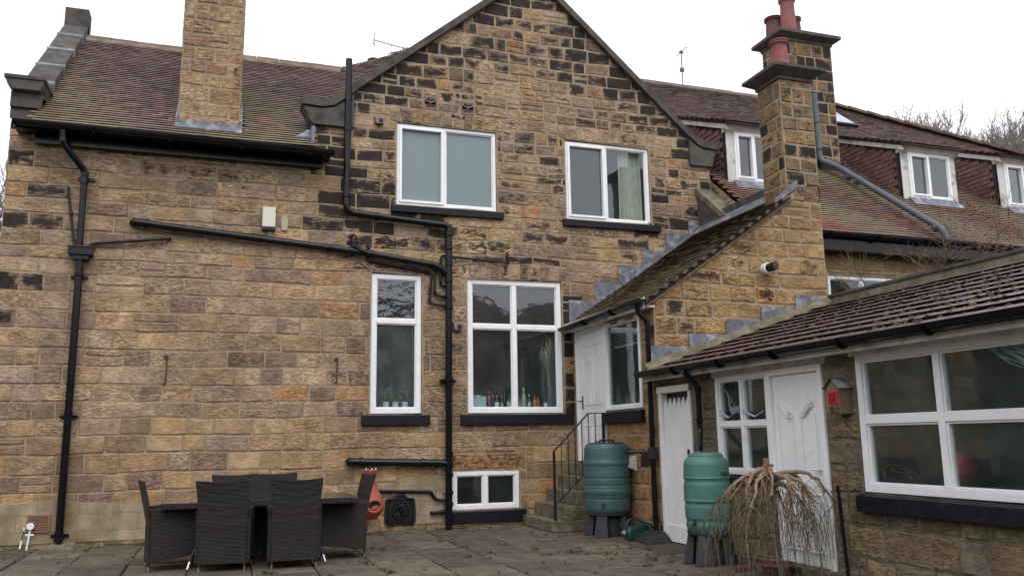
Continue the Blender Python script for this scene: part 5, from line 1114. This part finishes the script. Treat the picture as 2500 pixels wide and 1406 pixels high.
# insect house on the pier
IH = thing('insect_house', (5.79, -6.82, 1.60), 'small wooden insect house with a pitched metal roof and a red slotted panel', 'insect house')
y0, y1 = -6.93, -6.75; b = MB(); b.hexa([(5.72, y0, 1.60), (5.865, y0, 1.60), (5.865, y1, 1.60), (5.72, y1, 1.60)], [(5.72, y0, 1.86), (5.865, y0, 1.86), (5.865, y1, 1.86), (5.72, y1, 1.86)])
b.hexa([(5.72, y0, 1.86), (5.72, y1, 1.86), (5.72, (y0 + y1) / 2, 1.945)], [(5.865, y0, 1.86), (5.865, y1, 1.86), (5.865, (y0 + y1) / 2, 1.945)]); b.build('box', M['wood2'], IH)
b = MB(); ym = (y0 + y1) / 2
for s in (-1, 1):
    ye = ym + s * .125; b.hexa([(5.69, ym, 1.955), (5.69, ye, 1.845), (5.87, ye, 1.845), (5.87, ym, 1.955)], [(5.69, ym, 1.966), (5.69, ye, 1.856), (5.87, ye, 1.856), (5.87, ym, 1.966)])
b.build('roof', M['lead'], IH)
b = MB(); b.box(5.708, 5.721, y0 + .02, y1 - .02, 1.70, 1.82); rp_ = b.build('red_panel', mk_simple('red_plastic', (.55, .02, .03), .5, .1, 20), IH)
b = MB(); [b.box(5.703, 5.709, y0 + .04, y1 - .04, 1.715 + .02 * k, 1.722 + .02 * k) for k in range(5)]; b.build('slot', M['iron'], rp_)
b = MB(); [b.tube([(5.70, y0 + .03 + .022 * i, 1.625 + .02 * j), (5.73, y0 + .03 + .022 * i, 1.625 + .02 * j)], .009, 7) for i in range(6) for j in range(3)]; b.build('bamboo', M['twig'], IH)
# ------------------------------------------------------------------ weeping willow in a pot, stake, brick
WL = thing('weeping_willow', (5.25, -6.48, 0), 'bare weeping dwarf willow with knotted crown and trailing twigs', 'tree')
r = random.Random(77); b = MB(); hd = Vector((5.24, -6.40, 1.02))
b.tube([(5.27, -6.45, 0), (5.25, -6.44, .4), (5.26, -6.42, .75), hd], [.026, .023, .022, .040], 10); b.build('trunk', M['trunk'], WL, smooth=True)
b = MB(); tw = MB(); ends = []
arms = []
for k in range(15):
    an = 2 * math.pi * k / 15 + r.uniform(-.2, .2); R1 = r.uniform(.28, .54); rise = r.uniform(.03, .19); h0 = hd + Vector((0, 0, -r.uniform(0, .16)))
    d = Vector((math.cos(an), math.sin(an), 0)); m_ = h0 + d * R1 * .35 + Vector((0, 0, rise)); e = h0 + d * R1 * .8 + Vector((r.uniform(-.09, .09), r.uniform(-.09, .09), rise * .75)); f = h0 + d * R1 * 1.1 + Vector((0, 0, -.08 - r.uniform(0, .2)))
    pts = []
    for i in range(13):
        t = i / 12; q = h0 * (1 - t) ** 3 + m_ * 3 * t * (1 - t) ** 2 + e * 3 * t * t * (1 - t) + f * t ** 3
        pts.append(q + Vector((r.uniform(-.014, .014), r.uniform(-.014, .014), r.uniform(-.012, .012))))
    th = r.uniform(.015, .030); b.tube(pts, [th * (1 - .66 * i / 12) + .003 for i in range(13)], 8); arms.append((pts, d))
b.build('crown_limb', M['bark'], WL, smooth=True)
tw2 = MB()
for (pts, d) in arms:
    for q in range(10):
        T_ = tw if r.random() < .68 else tw2
        i = r.randint(5, 12); p = pts[i].copy(); sp_ = (d + Vector((r.uniform(-1.3, 1.3), r.uniform(-1.3, 1.3), 0))).normalized()
        L = min(p.z - .03, r.uniform(.35, 1.05)); out_ = r.uniform(.05, .30); seg = 12; tp = []
        wv = r.uniform(0, 6); am = r.uniform(.010, .040)
        for k in range(seg + 1):
            t = k / seg; tp.append(p + sp_ * out_ * (1 - (1 - t) ** 2.2) + Vector((am * math.sin(wv + t * 8), am * math.cos(wv * 2 + t * 6), .09 * t * (1 - t) * 2 - L * t ** 1.3)))
        r0_ = r.uniform(.0024, .0050); T_.tube(tp, [r0_ * (1 - .6 * k / seg) for k in range(seg + 1)], 4)
        for k in range(3, seg):
            if r.random() < .7:
                o_ = tp[k].lerp(tp[min(k + 1, seg)], r.random()); dd = Vector((r.uniform(-1, 1), r.uniform(-1, 1), r.uniform(-.9, .2))).normalized()
                T_.tube([o_, o_ + dd * .018], [.0055, .0015], 4)
        for _ in range(r.choice((0, 1, 1, 2))):
            k0 = r.randint(2, 7); o_ = tp[k0]; s2 = Vector((r.uniform(-1, 1), r.uniform(-1, 1), 0)).normalized(); L2 = min(o_.z - .02, r.uniform(.12, .5))
            T_.tube([o_ + s2 * .10 * (1 - (1 - t) ** 2) + Vector((0, 0, -L2 * t ** 1.2)) for t in [j / 6 for j in range(7)]], [.0036 - .0018 * j / 6 for j in range(7)], 4)
tw2.build('trailing_twigs', M['bark'], WL)
tw.build('trailing_twigs', M['twig'], WL)
b = MB(); b.box(5.19, 5.24, -6.40, -6.37, .9, 1.18); b.box(5.15, 5.28, -6.41, -6.405, 1.09, 1.12); b.build('tree_stake', M['wood2'], WL)
b = MB(); b.lathe((5.50, -6.05, 0), [(.12, 0), (.17, .085), (.19, .09), (.19, .11), (.17, .115), (.15, .06), (.02, .05)], 28); tag(b.build('plant_bowl', M['oldterra'], smooth=True), 'shallow terracotta bowl on the paving behind the willow twigs', 'bowl')
b = MB(); b.box(5.22, 5.42, -5.80, -5.70, 0, .06); tag(b.build('brick', M['oldterra'], bevel=.01), 'old red brick lying on the paving between butt and willow', 'brick')
ms = pipe('metal_stake', 'thin dark metal stake standing upright right of the weeping willow', [(5.55, -7.06, 0), (5.53, -7.03, .95)], .017, cat='stake')
b = MB(); b.tube([(5.53, -7.03, .93), (5.53, -7.03, .99)], .022, 8); b.build('rusty_cap', M['redtwig'], ms)
# ------------------------------------------------------------------ behind the panes
b = MB(); b.box(3.95, 5.66, .118, .42, 1.90, 1.93); b.build('window_board', M['white'], H)
b = MB(); b.box(2.31, 3.14, .118, .42, 1.90, 1.93); b.build('window_board', M['white'], H)
b = MB(); b.box(5.99, 6.2, -2.53, -1.31, 1.86, 1.89); b.build('window_board', M['white'], PO)
def bottle(x, y, z, r, h, c, lab, capc=None, labelc=None, nk=.35, name='bottle', cat='bottle'):
    m_ = mk_simple('bottle_glass', c, .15, .05, 10, spec=.6); b = MB()
    b.lathe((x, y, z), [(r, 0), (r, h * (1 - nk) * .92), (r * .85, h * (1 - nk)), (r * .35, h * (1 - nk * .6)), (r * .30, h * .93), (r * .36, h * .94), (r * .36, h)], 14)
    o = b.build(name, m_, smooth=True); tag(o, lab, cat, 'bottles on the kitchen window sill')
    if capc: k = MB(); k.lathe((x, y, z), [(r * .42, h * .90), (r * .42, h * 1.03)], 10); k.build('cap', mk_simple('cap_paint', capc, .4), o, smooth=True)
    if labelc: k = MB(); k.lathe((x, y, z), [(r * 1.02, h * .12), (r * 1.02, h * .48)], 14, caps=False); k.build('label_paper', mk_simple('label_paper', labelc, .8, .25, 60), o, smooth=True)
zb = 1.93; yb = .20
bottle(4.37, yb, zb, .030, .28, (.25, .05, .06), 'clear bottle with a red stopper, left of the dark bottles', (.6, .02, .06))
bottle(4.50, yb - .02, zb, .037, .21, (.012, .01, .01), 'small dark bottle with an orange cap and white label', (.75, .12, .03), (.7, .7, .66))
bottle(4.455, yb + .06, zb, .028, .22, (.02, .05, .045), 'slim dark bottle with a yellow cap', (.6, .45, .03))
bottle(4.60, yb, zb, .026, .20, (.015, .012, .015), 'slim black bottle with a pink-topped stopper', (.6, .3, .35), (.3, .3, .3))
bottle(4.745, yb, zb, .052, .23, (.02, .14, .07), 'squat green bottle with a white label', (.02, .16, .08), (.6, .6, .58))
bottle(4.665, yb + .05, zb, .030, .34, (.01, .012, .012), 'tall black wine bottle behind the green one')
bottle(4.865, yb + .03, zb, .034, .20, (.03, .16, .10), 'green glass bottle by the middle bar of the window')
bottle(5.00, yb, zb, .042, .34, (.32, .36, .28), 'tall pale bottle with a yellow stopper and green label', (.60, .55, .06), (.22, .40, .22))
bottle(4.925, yb + .02, zb, .033, .22, (.10, .08, .06), 'brown glass bottle right of the middle bar', None, (.3, .28, .22))
bottle(5.10, yb, zb, .028, .23, (.03, .05, .07), 'dark bottle with white cap and pale blue label', (.7, .72, .75), (.40, .55, .62))
bottle(5.21, yb + .02, zb, .045, .22, (.30, .12, .02), 'amber whisky bottle, left one of the amber pair')
bottle(5.28, yb + .06, zb, .040, .20, (.24, .11, .025), 'amber whisky bottle, right one of the amber pair')
bottle(5.40, yb - .01, zb, .030, .19, (.01, .01, .01), 'small black bottle with a tall white label', None, (.72, .74, .74))
b = MB(); b.box(4.05, 4.31, .17, .25, zb, zb + .20); bx_ = b.build('card_box', mk_simple('pale_blue_card', (.36, .46, .46), .7, .05, 4)); tag(bx_, 'pale blue-grey card box at the left end of the kitchen sill', 'box')
b = MB()
for i, c in enumerate(((.13, .22, .04), (.20, .42, .50), (.65, .7, .66), (.20, .32, .03))):
    k = MB(); k.box(4.055 + i * .06, 4.11 + i * .06, .26, .30, zb, zb + .235 - .004 * i); tag(k.build('packet', mk_simple('packet_paint', c, .6)), ['dark green packet peeping over the blue-grey box', 'light blue packet peeping over the blue-grey box', 'white packet peeping over the blue-grey box', 'lime green packet peeping over the blue-grey box'][i], 'packet')
VS = thing('vase', (5.50, .24, zb), 'tall slate-blue vase with withered bamboo stems in the kitchen window', 'vase')
b = MB(); b.lathe((5.50, .24, zb), [(.052, 0), (.055, .38), (.05, .38), (.045, .1)], 20); b.build('vase_body', mk_simple('slate_ceramic', (.05, .065, .085), .35), VS, smooth=True)
b = MB(); r = random.Random(4); lf = MB()
for k in range(3):
    tp = Vector((5.42 + .035 * k, .24 + .02 * k, zb + 1.02 + .08 * k)); b.tube([(5.49 + .012 * k, .24, zb + .3), tp], .007, 6)
    for q in range(14):
        a_ = r.uniform(0, 6.28); o_ = tp + Vector((0, 0, r.uniform(-.15, .12))); d = Vector((math.cos(a_), math.sin(a_), 0)); L = r.uniform(.06, .13)
        pp_ = [o_, o_ + d * L * .5 + Vector((0, 0, .04)), o_ + d * L * .8 + Vector((0, 0, -.06)), o_ + d * L * .8 + Vector((0, 0, -.20 * r.random() - .08))]
        lf.tube(pp_, [.004, .010, .008, .002], 5, flat=.3)
b.build('stem', mk_simple('green_stem', (.16, .24, .05), .6), VS); lf.build('leaves', mk_simple('withered_leaf', (.36, .34, .22), .8, .3, 20), VS)
for i, x in enumerate((2.60, 2.76, 2.92)):
    P_ = thing('plant_pot', (x, .24, zb), ['small white pot of herbs, left of three behind the narrow window', 'small white pot of herbs, middle of three behind the narrow window', 'small white pot, right of three behind the narrow window'][i], 'plant pot', 'three white herb pots')
    b = MB(); b.lathe((x, .24, zb), [(.042, 0), (.055, .11), (.05, .11)], 18); b.build('pot', M['white'], P_, smooth=True); lf = MB(); r = random.Random(i)
    for q in range(26 if i < 2 else 6):
        o_ = Vector((x, .24, zb + .10)); d = Vector((r.uniform(-1, 1), r.uniform(-.6, .6), r.uniform(.3, 2))).normalized() * r.uniform(.08, .22 if i != 1 else .34)
        lf.tube([o_, o_ + d * .6], .0025, 4); c0_ = o_ + d; s = .022
        lf.poly([c0_ + Vector((s * math.cos(t) * 1.2, r.uniform(-.01, .01), s * math.sin(t))) for t in (0, 1, 2.2, 3.1, 4.2, 5.2)])
    lf.build('leaves', mk_simple('herb_leaf', (.035, .09, .025), .6, .4, 30), P_)
b = MB(); b.box(5.99 + .03, 6.13, -2.50, -2.36, 1.89, 2.10); tag(b.build('blue_tub', mk_simple('bright_blue_plastic', (.03, .30, .62), .4), bevel=.015), 'bright blue plastic tub inside the porch window', 'tub')
r = random.Random(2)
for i, (yy, rr, hh, c, lab) in enumerate(((-1.62, .05, .16, (.16, .12, .09), 'brown jar at the left inside the porch window'), (-1.86, .07, .20, (.12, .16, .14), 'grey-green jar in the middle of the porch window'), (-2.12, .06, .13, (.22, .34, .36), 'pale blue bowl inside the porch window'))):
    b = MB(); b.lathe((6.09, yy, 1.89), [(rr * .8, 0), (rr, hh * .6), (rr * .7, hh * .85), (rr * .75, hh)], 16); tag(b.build('jar', mk_simple('glazed_jar', c, .4), smooth=True), lab, 'jar')
b = MB(); b.lathe((6.9, -8.75, .86), [(.55, 0), (.50, .12), (.32, .24), (.12, .30)], 20); tag(b.build('white_bundle', mk_simple('pale_cloth', (.42, .48, .50), .8, .2, 6, bumpv=.5, bs=6), smooth=True), 'pale bundled cloth low in the lower right pane of the big window', 'cloth')
# curtain, blinds
def curtain(x0, x1, y, z0, z1, lab, ph=0, wav=9, parent=None, name='curtain'):
    b = MB(); n = 60; fr, bk = [], []
    for i in range(n + 1):
        t = i / n; x = x0 + (x1 - x0) * t; d = .030 * math.sin(t * wav * 6.28 + ph) + .012 * math.sin(t * 23 + 1)
        fr.append((b.V((x, y + d, z0)), b.V((x + .02 * math.sin(t * 5), y + d * .7, z1)))); bk.append((b.V((x, y + d + .004, z0)), b.V((x + .02 * math.sin(t * 5), y + d * .7 + .004, z1))))
    for i in range(n):
        b.f.append([fr[i][0], fr[i + 1][0], fr[i + 1][1], fr[i][1]]); b.f.append([bk[i + 1][0], bk[i][0], bk[i][1], bk[i + 1][1]])
    for q in (fr[0] + bk[0][::-1], fr[-1][::-1] + bk[-1]): b.f.append(list(q))
    return tag(b.build(name, M['curtain'], smooth=True), lab, 'curtain')
curtain(6.98, 7.46, .20, 5.33, 6.78, 'cream curtain drawn to the right side of the upper window', wav=5)
curtain(5.84, 6.0, .20, 5.33, 6.78, 'narrow strip of net curtain at the left edge of the upper window', wav=2)
def blind(O, U, Nn, u0, u1, v0, v1, pitch, lab, mat='blind', dep=.13, sl=.020, tilt=.35):
    O, U, Nn = Vector(O), Vector(U), Vector(Nn); P = lambda u, v, d: O + U * u + Vector((0, 0, 1)) * v + Nn * d
    b = MB(); v = v1 - .04
    while v > v0 + .02:
        b.hexa([P(u0, v - sl * tilt, -dep - sl), P(u1, v - sl * tilt, -dep - sl), P(u1, v + sl * tilt, -dep + sl), P(u0, v + sl * tilt, -dep + sl)], [P(u0, v - sl * tilt + .002, -dep - sl), P(u1, v - sl * tilt + .002, -dep - sl), P(u1, v + sl * tilt + .002, -dep + sl), P(u0, v + sl * tilt + .002, -dep + sl)]); v -= pitch
    b.hexa([P(u0, v1 - .03, -dep - .02), P(u1, v1 - .03, -dep - .02), P(u1, v1, -dep - .02), P(u0, v1, -dep - .02)], [P(u0, v1 - .03, -dep + .02), P(u1, v1 - .03, -dep + .02), P(u1, v1, -dep + .02), P(u0, v1, -dep + .02)])
    b.hexa([P(u0, v0, -dep - .018), P(u1, v0, -dep - .018), P(u1, v0 + .02, -dep - .018), P(u0, v0 + .02, -dep - .018)], [P(u0, v0, -dep + .018), P(u1, v0, -dep + .018), P(u1, v0 + .02, -dep + .018), P(u0, v0 + .02, -dep + .018)])
    for q in (.2, .8): b.tube([P(u0 + (u1 - u0) * q, v0, -dep + .02), P(u0 + (u1 - u0) * q, v1, -dep + .02)], .0025, 4)
    return tag(b.build('blind', M[mat]), lab, 'blind')
BL1 = blind((0, .02, 0), X, NF, 3.99, 4.78, 3.32, 4.08, .034, 'brown slatted blind in the upper left pane of the kitchen window')
blind((0, .02, 0), X, NF, 4.81, 5.60, 3.32, 4.08, .034, 'brown slatted blind in the upper right pane of the kitchen window')
BL2 = blind((0, .02, 0), X, NF, 2.36, 3.09, 3.36, 3.80, .034, 'dim slatted blind behind the wavy pane of the narrow window')
M['whiteblind'] = mk_simple('pale_blind', (.45, .5, .48), .6)
blind((XP, 0, 0), Y, NL, -2.50, -1.36, 2.82, 3.20, .045, 'pale blind pulled almost to the top of the porch window', 'whiteblind', dep=.16)
b = MB(); b.tube(arc([(3.02, .14, 3.3), (3.02, .14, 2.55), (3.06, .14, 2.45), (3.09, .14, 2.55), (3.09, .14, 3.3)], .05), .003, 4, caps=False); b.build('pull_cord', M['paleplastic'], BL2)
b = MB(); b.tube([(4.07, .14, 3.3), (4.075, .14, 2.15)], .003, 4); b.tube([(4.05, .14, 3.3), (4.045, .14, 2.12)], .003, 4); b.build('pull_cord', mk_simple('brown_cord', (.22, .12, .08), .8), BL1)
b = MB(); b.lathe((6.5, -7.55, .95), [(.05, 0), (.13, .08), (.12, .2), (.05, .27)], 16); tag(b.build('red_cushion', mk_simple('red_cloth', (.55, .03, .07), .8), smooth=True), 'red cushion glimpsed low inside the big right-hand window', 'cushion')
sw = MB(); r = random.Random(3)  # teal strips added behind the pane, standing for streaky reflections in warped glass
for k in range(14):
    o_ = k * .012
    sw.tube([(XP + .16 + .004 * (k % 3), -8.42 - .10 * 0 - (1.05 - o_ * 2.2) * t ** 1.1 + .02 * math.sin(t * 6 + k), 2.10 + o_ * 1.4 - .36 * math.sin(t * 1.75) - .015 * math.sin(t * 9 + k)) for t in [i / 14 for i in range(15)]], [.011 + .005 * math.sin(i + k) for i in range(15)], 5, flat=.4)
tag(sw.build('reflection_swag', mk_simple('pale_teal_reflection', (.30, .42, .40), .7, .35, 14), smooth=True), 'pale teal swag of strips standing for glass reflections inside the upper right pane of the big window', 'curtain')
# swirls on the small window are decoration of the panes
m_, n_, p_ = newmat('etched_swirl'); p_.inputs['Base Color'].default_value = (.33, .38, .39, 1); p_.inputs['Roughness'].default_value = .6; M['etch'] = m_
b = MB(); xq = XP - .047 + .035
pts = [(-4.66, 2.05), (-4.70, 1.98), (-4.66, 1.95), (-4.74, 1.96), (-4.80, 1.88), (-4.81, 1.76), (-4.84, 1.68), (-4.90, 1.66), (-4.93, 1.72)]
b.tube(arc([(xq, y, z) for y, z in pts], .03), .016, 6, flat=.2)
for (ya, yb_) in ((-4.58, -4.97), (-5.06, -5.48)): b.tube([(xq, ya + (yb_ - ya) * t, 1.62 + (.09 * abs(t - .5) * 2 if ya > -5 else .09 * abs(t - .6) * 1.6)) for t in [i / 12 for i in range(13)]], .013, 6, flat=.2)
b.tube([(xq, -4.86, 1.86), (xq, -4.86, 1.80)], .03, 8, flat=.2)
fr_ = [o for o in children(OU) if o.get('label', '').startswith('small four-pane')][0]
b.build('etched_swirl', M['etch'], fr_)
# ------------------------------------------------------------------ weeds, seed clumps
def blades(b, p, r, rnd, n):
    for _ in range(n):
        a_ = rnd.uniform(0, 6.28); o_ = p + Vector((rnd.gauss(0, r * .5), rnd.gauss(0, r * .5), 0)); d = Vector((math.cos(a_), math.sin(a_), 0)); h = rnd.uniform(.010, .028) if r < .05 else rnd.uniform(.015, .045); s = Vector((-d.y, d.x, 0)) * .004
        b.poly([o_ - s, o_ + s, o_ + d * .018 + s * .6 + Vector((0, 0, h)), o_ + d * .02 - s * .4 + Vector((0, 0, h * .9))])
r = random.Random(21); b = MB()
for i in range(1, len(xs) - 1):
    for _ in range(22):
        blades(b, Vector((xs[i] + r.gauss(0, .008), -r.uniform(.3, 9.6), 0)), .02, r, r.randint(4, 12))
for y in rows[1:-1]:
    for _ in range(26): blades(b, Vector((r.uniform(-2.6, 5.2), y + r.gauss(0, .02), 0)), .02, r, r.randint(3, 9))
for (x, y) in ((1.74, -3.6), (1.70, -3.45), (1.82, -4.1), (1.85, -4.3), (3.05, -1.7), (3.95, -3.1), (4.25, -3.6), (3.3, -3.2), (.56, -3.75), (.62, -3.78), (3.72, -2.5), (2.95, -3.45), (4.6, -3.9), (-.9, -.25), (-1.0, -.2), (4.85, -4.6)):
    blades(b, Vector((x, y, 0)), .06, r, 55)
tag(b.build('weeds', M['weed'], origin=(0, 0, 0)), 'moss and small weeds in the joints of the paving', 'weeds', kind='stuff')
r = random.Random(33); protos = []
for k in range(3):
    b = MB()
    for _ in range(5):
        c0_ = Vector((r.uniform(-.018, .018), r.uniform(-.012, .012), .008 + r.uniform(0, .008))); cushion(b, c0_, r.uniform(.009, .017), r)
    o = b.build('seed_clump', M['cone'], origin=(0, 0, 0)); protos.append(o)
spots = [(5.0, -3.35), (5.05, -3.62), (4.82, -3.9), (5.15, -4.05), (4.95, -4.25), (4.6, -4.1), (5.2, -4.45), (4.4, -4.4), (4.75, -4.62), (5.25, -3.75), (4.1, -3.5), (3.9, -3.75), (4.35, -3.62), (4.3, -3.95), (4.62, -1.75), (4.75, -1.9), (4.95, -1.65), (4.2, -.35), (4.45, -.45), (3.95, -.5), (-.4, -1.6), (-1.2, -1.5), (-1.6, -1.55), (-.95, -1.75), (-1.0, -1.95), (-.6, -1.85), (-1.75, -1.9), (2.0, -2.1), (2.1, -2.4), (3.2, -2.5), (4.9, -4.9), (4.55, -5.1), (5.0, -5.4), (4.2, -4.8), (4.65, -5.5), (3.6, -4.3), (2.9, -4.8), (1.2, -4.3), (3.4, -1.2), (5.3, -4.2)]
for i, (x, y) in enumerate(spots):
    o = protos[i] if i < 3 else protos[i % 3].copy()
    if i >= 3: col.objects.link(o)
    o.location = (x, y, .004); o.rotation_euler = (0, 0, r.uniform(0, 6)); s = r.uniform(.7, 1.6); o.scale = (s, s, s)
    tag(o, 'small dark brown clump of moss or seed lying loose on the paving', 'debris', 'dark clumps scattered on the paving')
# ------------------------------------------------------------------ trees, creepers, aerials
def grow(b, p, d, L, rad, lev, rnd, wig=.25, split=(2, 4), up=.10, minr=.004):
    n = 4; pts = [p.copy()]; q = p.copy(); dd = d.copy()
    for i in range(n):
        dd = (dd + Vector((rnd.gauss(0, wig), rnd.gauss(0, wig), rnd.gauss(0, wig) + up)) * .45).normalized(); q = q + dd * L / n; pts.append(q.copy())
    b.tube(pts, [max(minr, rad * (1 - .5 * i / n)) for i in range(n + 1)], 5 if lev > 2 else 3, caps=False)
    if lev <= 0: return
    for _ in range(rnd.randint(*split)):
        k = rnd.randint(1, n); a_ = dd.orthogonal().normalized(); a_.rotate(Matrix.Rotation(rnd.uniform(0, 6.28), 3, dd))
        nd = (dd + a_ * rnd.uniform(.35, .95)).normalized(); grow(b, pts[k], nd, L * rnd.uniform(.6, .85), max(minr, rad * .55), lev - 1, rnd, wig, split, up, minr)
    grow(b, pts[-1], dd, L * .78, max(minr, rad * .5), lev - 1, rnd, wig, split, up, minr)
def tree(x, y, z, h, seed, lab, lev=5, name='bare_tree', mat='baretwig', group='bare trees beyond the roofs', split=(2, 3)):
    t = thing(name, (x, y, z), lab, 'tree', group); r = random.Random(seed); b = MB()
    b.tube([(x, y, z), (x + .1, y, z + h * .2), (x, y, z + h * .42)], [h * .022, h * .018, h * .014], 8); b.build('trunk', M[mat], t)
    b = MB()
    for k in range(5): 
        a_ = 2 * math.pi * k / 5 + r.random(); grow(b, Vector((x, y, z + h * r.uniform(.25, .42))), Vector((math.cos(a_) * .55, math.sin(a_) * .55, .8)).normalized(), h * .17, h * .009, lev, r, .22, split, .16, h * .0012)
    b.build('crown', M[mat], t); return t
hl = MB()
def hz(x): return max(0, 4 + (x - 30) * .30)
for i in range(30):
    a0, a1 = 20 + i * 4, 24 + i * 4
    hl.poly([(a0, 34, hz(a0) - 8), (a1, 34, hz(a1) - 8), (a1, 60, hz(a1) + 8), (a0, 60, hz(a0) + 8)])
tag(hl.build('hillside', M['bank'], origin=(0, 0, 0)), kind='structure')
tl = ['furthest left of the bare trees above the right-hand roof', 'bare tree just right of the leftmost above the hip', 'broad bare tree above the third dormer', 'bare tree between the two broadest above the hip', 'lower bare tree above the hip end of the roof', 'tall bare tree cut by the right edge of the picture', 'bare tree just left of the tallest one at the right edge', 'small bare tree peeping over the hip tiles', 'slender bare tree in the middle of the row']
for i, (pxx, top, y) in enumerate(((52.5, 27.3, 42), (56.2, 28.8, 42), (60.5, 28.6, 43), (63.6, 27.8, 44), (67.0, 28.0, 43), (74.5, 33.5, 45), (70.5, 29.2, 44), (54.5, 27.0, 40), (65.2, 28.4, 41))):
    zg = hz(pxx) + .4; tree(pxx, y, zg, (top - zg) * 1.14, 100 + i, tl[i], lev=5 if i != 5 else 5)
tree(-9.6, 24.5, 0, 13.5, 140, 'bare reddish tree at the far left edge beside the house', lev=5, group='bare trees at the left edge'); 
# creeper stems over the outbuilding ridge
def creeper(lab, roots, seed, mat, spread, name='climbing_shrub', n=9, L=.42, z0=3.56, lev=3, rr=.006):
    t = thing(name, (9.35, roots[0], 0), lab, 'shrub'); r = random.Random(seed); b = MB(); b.tube([(9.35, roots[0], 0), (9.38, roots[0], 2.4), (9.33, roots[0], z0)], .02, 6); b.build('stem', M['bark'], t)
    b = MB()
    for k in range(n):
        y = r.uniform(*roots); d = Vector((r.uniform(-.5, .3), r.uniform(-spread, spread), r.uniform(.15, 1))).normalized()
        grow(b, Vector((9.3, y, z0 - .1)), d, L * r.uniform(.7, 1.3), rr, lev, r, .3, (1, 3), .0, .0022)
    b.build('twigs', M[mat], t)
creeper('bare greenish twigs of a climber behind the outbuilding ridge, beside the hidden window', (-3.9, -3.05), 5, 'twig', 1.2, n=6, L=.30)
creeper('thicket of pale climber stems where the grey pipe meets the gutter', (-5.2, -4.4), 6, 'twig', 1.3, n=8, L=.34, z0=3.60)
creeper('reddish creeper spreading over the ridge at the right edge', (-6.6, -5.6), 7, 'redtwig', 1.6, n=13, L=.42, z0=3.60, lev=3, rr=.005)
def aerial(x, y, z, lab, horiz):
    t = thing('tv_aerial', (x, y, z), lab, 'aerial'); b = MB()
    if horiz:
        b.tube([(x + .62, y, z - .9), (x + .62, y, z + .02)], .016, 6); b.build('mast', M['grey'], t); b = MB(); b.tube([(x - .05, y, z + .10), (x + .75, y, z - .02)], .010, 6)
        for k in range(9): b.tube([(x + .03 + k * .08, y - .10, z + .09 - k * .012), (x + .03 + k * .08, y + .10, z + .09 - k * .012)], .005, 4)
        b.tube([(x - .06, y - .1, z + .24), (x - .06, y, z + .10), (x - .02, y + .1, z - .03)], .008, 5); b.tube([(x - .02, y + .1, z + .2), (x - .06, y, z + .10), (x - .07, y, z - .03)], .008, 5); b.tube(arc([(x + .33, y, z + .05), (x + .33, y, z - .12), (x + .6, y, z - .16)], .05), .006, 5)
    else:
        b.tube([(x, y, z), (x, y, z + 1.05)], .016, 6); b.build('mast', M['grey'], t); b = MB()
        b.box(x - .05, x + .05, y - .03, y + .03, z + .95, z + 1.0); b.box(x - .06, x + .05, y - .03, y + .03, z + .42, z + .52); b.tube([(x - .09, y, z + .36), (x + .1, y, z + .58)], .010, 5)
        for k in range(5): b.tube([(x - .10, y - .25 + k * .12, z + 1.0), (x + .10, y - .25 + k * .12, z + 1.0)], .006, 4)
        b.tube([(x, y - .3, z + .99), (x, y + .3, z + .99)], .008, 4)
    b.build('elements', M['grey'], t)
aerial(3.0, 4.0, 10.15, 'yagi aerial poking out behind the left slope of the gable', True)
aerial(11.46, 5.1, 10.68, 'thin vertical aerial mast on the ridge right of the gable', False)
